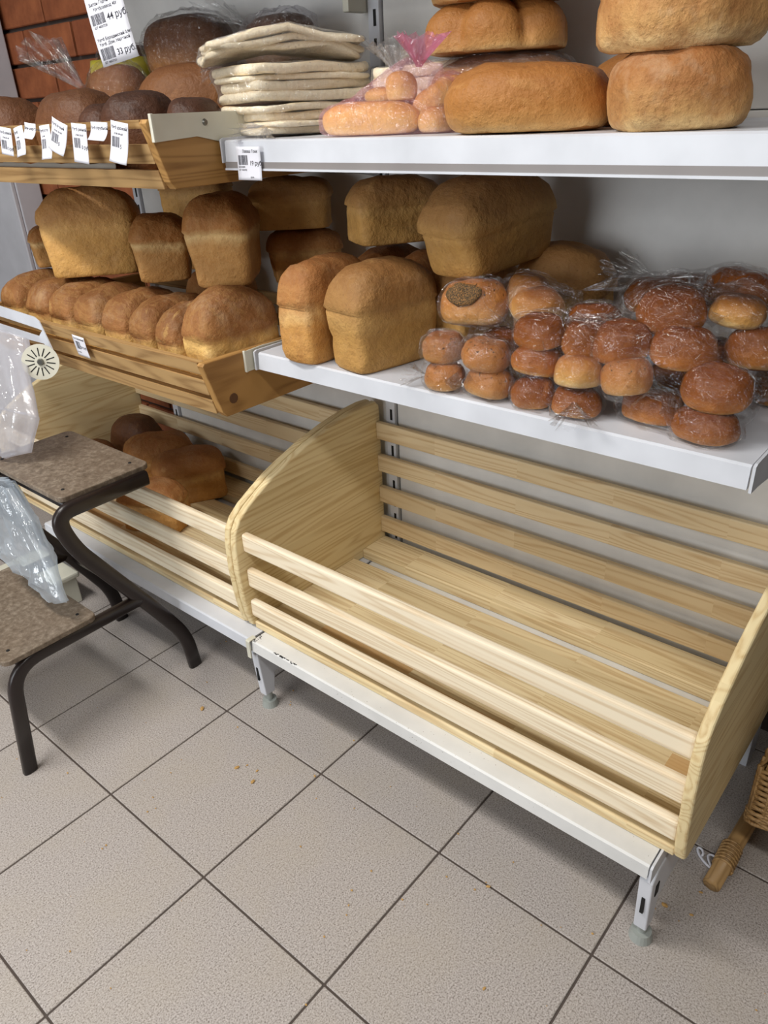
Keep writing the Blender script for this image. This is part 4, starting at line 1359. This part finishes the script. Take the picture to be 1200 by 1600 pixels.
# pale plastic box standing on the floor behind the stool
cr_ = root('plastic_box', (-0.48, 0.335, 0), 'off-white plastic box with ribbed side on the floor behind the stool', 'box')
box('lid', -0.690, -0.445, 0.235, 0.400, 0.092, 0.112, M['cream_clip'], cr_, 0.006)
box('body', -0.680, -0.455, 0.245, 0.392, 0.0, 0.092, M['cream_clip'], cr_, 0.004)
for k in range(9):
    x = -0.67 + k * .024
    box('rib', x, x + .005, 0.241, 0.245, 0.012, 0.086, M['cream_clip'], cr_)

# ------------------------------------------------------------------ wicker stand at the right edge
wk = root('wicker_stand', (1.60, 0.80, 0), 'wicker basket on bound cane poles standing right of the pine crate', 'basket')
ws = []


def cane(name, pts, r, seg=10, parent=wk, k=6, rr=.02):
    return part(name, tube_mesh(name, smooth_path(pts, rr, k), r, r, M['cane'], seg, (0, 0, 1)), parent)


leg = cane('leg_pole', [(1.445, 0.605, 0.0165), (1.455, 0.800, 0.0265), (1.465, 1.00, 0.036)], 0.0165, 16)
for k in range(7):
    y = 0.655 + k * 0.0085
    zc = 0.0165 + (y - 0.6) * 0.05
    pts = [(1.4485 + 0.0185 * math.cos(a), y, zc + 0.0185 * math.sin(a)) for a in [2 * PI * j / 14 for j in range(15)]]
    part('binding', tube_mesh('binding', pts, .0026, .0026, M['cane'], 6, (0, 1, 0)), leg)
cane('corner_pole', [(1.480, 0.86, 0.03), (1.486, 0.875, 0.30), (1.488, 0.885, 0.60)], 0.013, 12)
bx0, bx1, by0, by1 = 1.462, 1.82, 0.672, 0.94
# stacked, slightly wavy horizontal weavers around the tray, over upright stakes
for k in range(20):
    z = 0.148 + k * 0.0066
    sp_ = 0.0 if k < 5 else -0.002
    pts = []
    P4 = [(bx0 - sp_, by0 - sp_), (bx1, by0 - sp_), (bx1, by1), (bx0 - sp_, by1), (bx0 - sp_, by0 - sp_)]
    for a, b in zip(P4[:-1], P4[1:]):
        for j in range(24):
            t = j / 24
            wv = 0.003 * math.sin(j * PI / 2 + k * PI)
            nx_, ny_ = (b[1] - a[1]), -(b[0] - a[0])
            l_ = math.hypot(nx_, ny_)
            pts.append((a[0] + (b[0] - a[0]) * t + nx_ / l_ * wv, a[1] + (b[1] - a[1]) * t + ny_ / l_ * wv, z))
    pts.append(pts[0])
    part('weaver', tube_mesh('weaver', pts, .0036, .0038, M['cane'], 6, (0, 0, 1)), wk)
for j in range(15):
    x = bx0 + .004 + j * .0235
    cane('stake', [(x, by0, 0.148), (x, by0 + .001, 0.285)], .0030, 6)
for j in range(12):
    y = by0 + .004 + j * .0245
    cane('stake', [(bx0, y, 0.148), (bx0 + .001, y, 0.285)], .0030, 6)
box('tray_bottom', bx0 + .004, bx1 - .004, by0 + .004, by1 - .004, 0.144, 0.150, M['cane'], wk)
box('tray_panel', bx0 + .010, bx1 - .01, by0 + .010, by0 + .015, 0.152, 0.275, M['cane'], wk)
box('tray_panel', bx0 + .010, bx0 + .015, by0 + .016, by1 - .01, 0.152, 0.275, M['cane'], wk)
cane('cross_pole', [(1.47, 0.75, 0.135), (1.83, 0.75, 0.135)], 0.008, 8)

# paper liner peeping between the boards of the upper bin
vs, fs = [], []
nx_, ny_ = 40, 3
for sd in (0, 1):
    for j in range(ny_ + 1):
        for i in range(nx_ + 1):
            x = -0.56 + 0.74 * i / nx_
            z = 1.258 + 0.018 * j / ny_ + 0.006 * noise.noise(Vector((x * 22, j * .7, 1.2)))
            y = 0.414 + 0.003 * noise.noise(Vector((x * 40, j * 1.3, 4.0))) + 0.0008 * sd
            vs.append((x, y, z))
nn_ = (nx_ + 1) * (ny_ + 1)
for j in range(ny_):
    for i in range(nx_):
        a = j * (nx_ + 1) + i
        fs.append((a, a + 1, a + nx_ + 2, a + nx_ + 1)); fs.append((nn_ + a, nn_ + a + nx_ + 1, nn_ + a + nx_ + 2, nn_ + a + 1))
me = mesh_from('paper_liner', vs, fs, flat('greasy_paper', (176, 168, 156), 0.7), True)
part('paper_liner', me, top_bin)

# scrap of white string on the floor by the pole
pts = [(1.395 + .012 * math.cos(a * 1.7) + a * .006, 0.665 + .016 * math.sin(a * 1.3), 0.0035 + .0015 * (1 + math.sin(a * 2))) for a in [i * .35 for i in range(26)]]
me = tube_mesh('string_scrap', pts, .0026, .0026, M['paper'], 6, (0, 0, 1))
tag(put('string_scrap', me), 'scrap of tangled white string on the floor beside the bound cane pole', 'scrap')

# crumbs on the floor
bm = bmesh.new()
rc = random.Random(11)
CR = [(0.255, 0.315, .006), (0.481, 0.241, .005), (0.494, 0.261, .0025), (0.526, 0.264, .003), (0.543, 0.236, .005), (1.109, 0.348, .0035), (1.21, 0.181, .003), (1.436, 0.533, .003), (1.39, 0.521, .005), (0.921, 0.149, .002), (0.644, 0.336, .003), (1.433, 0.589, .003)]
for _ in range(120):
    x, y = rc.uniform(0.0, 2.0), rc.uniform(-0.3, 0.55)
    s = rc.uniform(.0008, .0024)
    bmesh.ops.create_icosphere(bm, subdivisions=1, radius=s, matrix=Matrix.Translation((x, y, s * .55)) @ Matrix.Diagonal((1.3, .9, .6, 1)))
for (x, y, s_) in CR:
    bmesh.ops.create_icosphere(bm, subdivisions=1, radius=s_, matrix=Matrix.Translation((x, y, s_ * .4)) @ Matrix.Rotation(x * 9, 4, 'Z') @ Matrix.Diagonal((1.5, .9, .5, 1)))
me = bm_to('crumbs', bm, M['crumb'])
cr = put('crumbs', me); cr['kind'] = 'stuff'; tag(cr, 'small bread crumbs scattered over the tiled floor', 'crumbs')
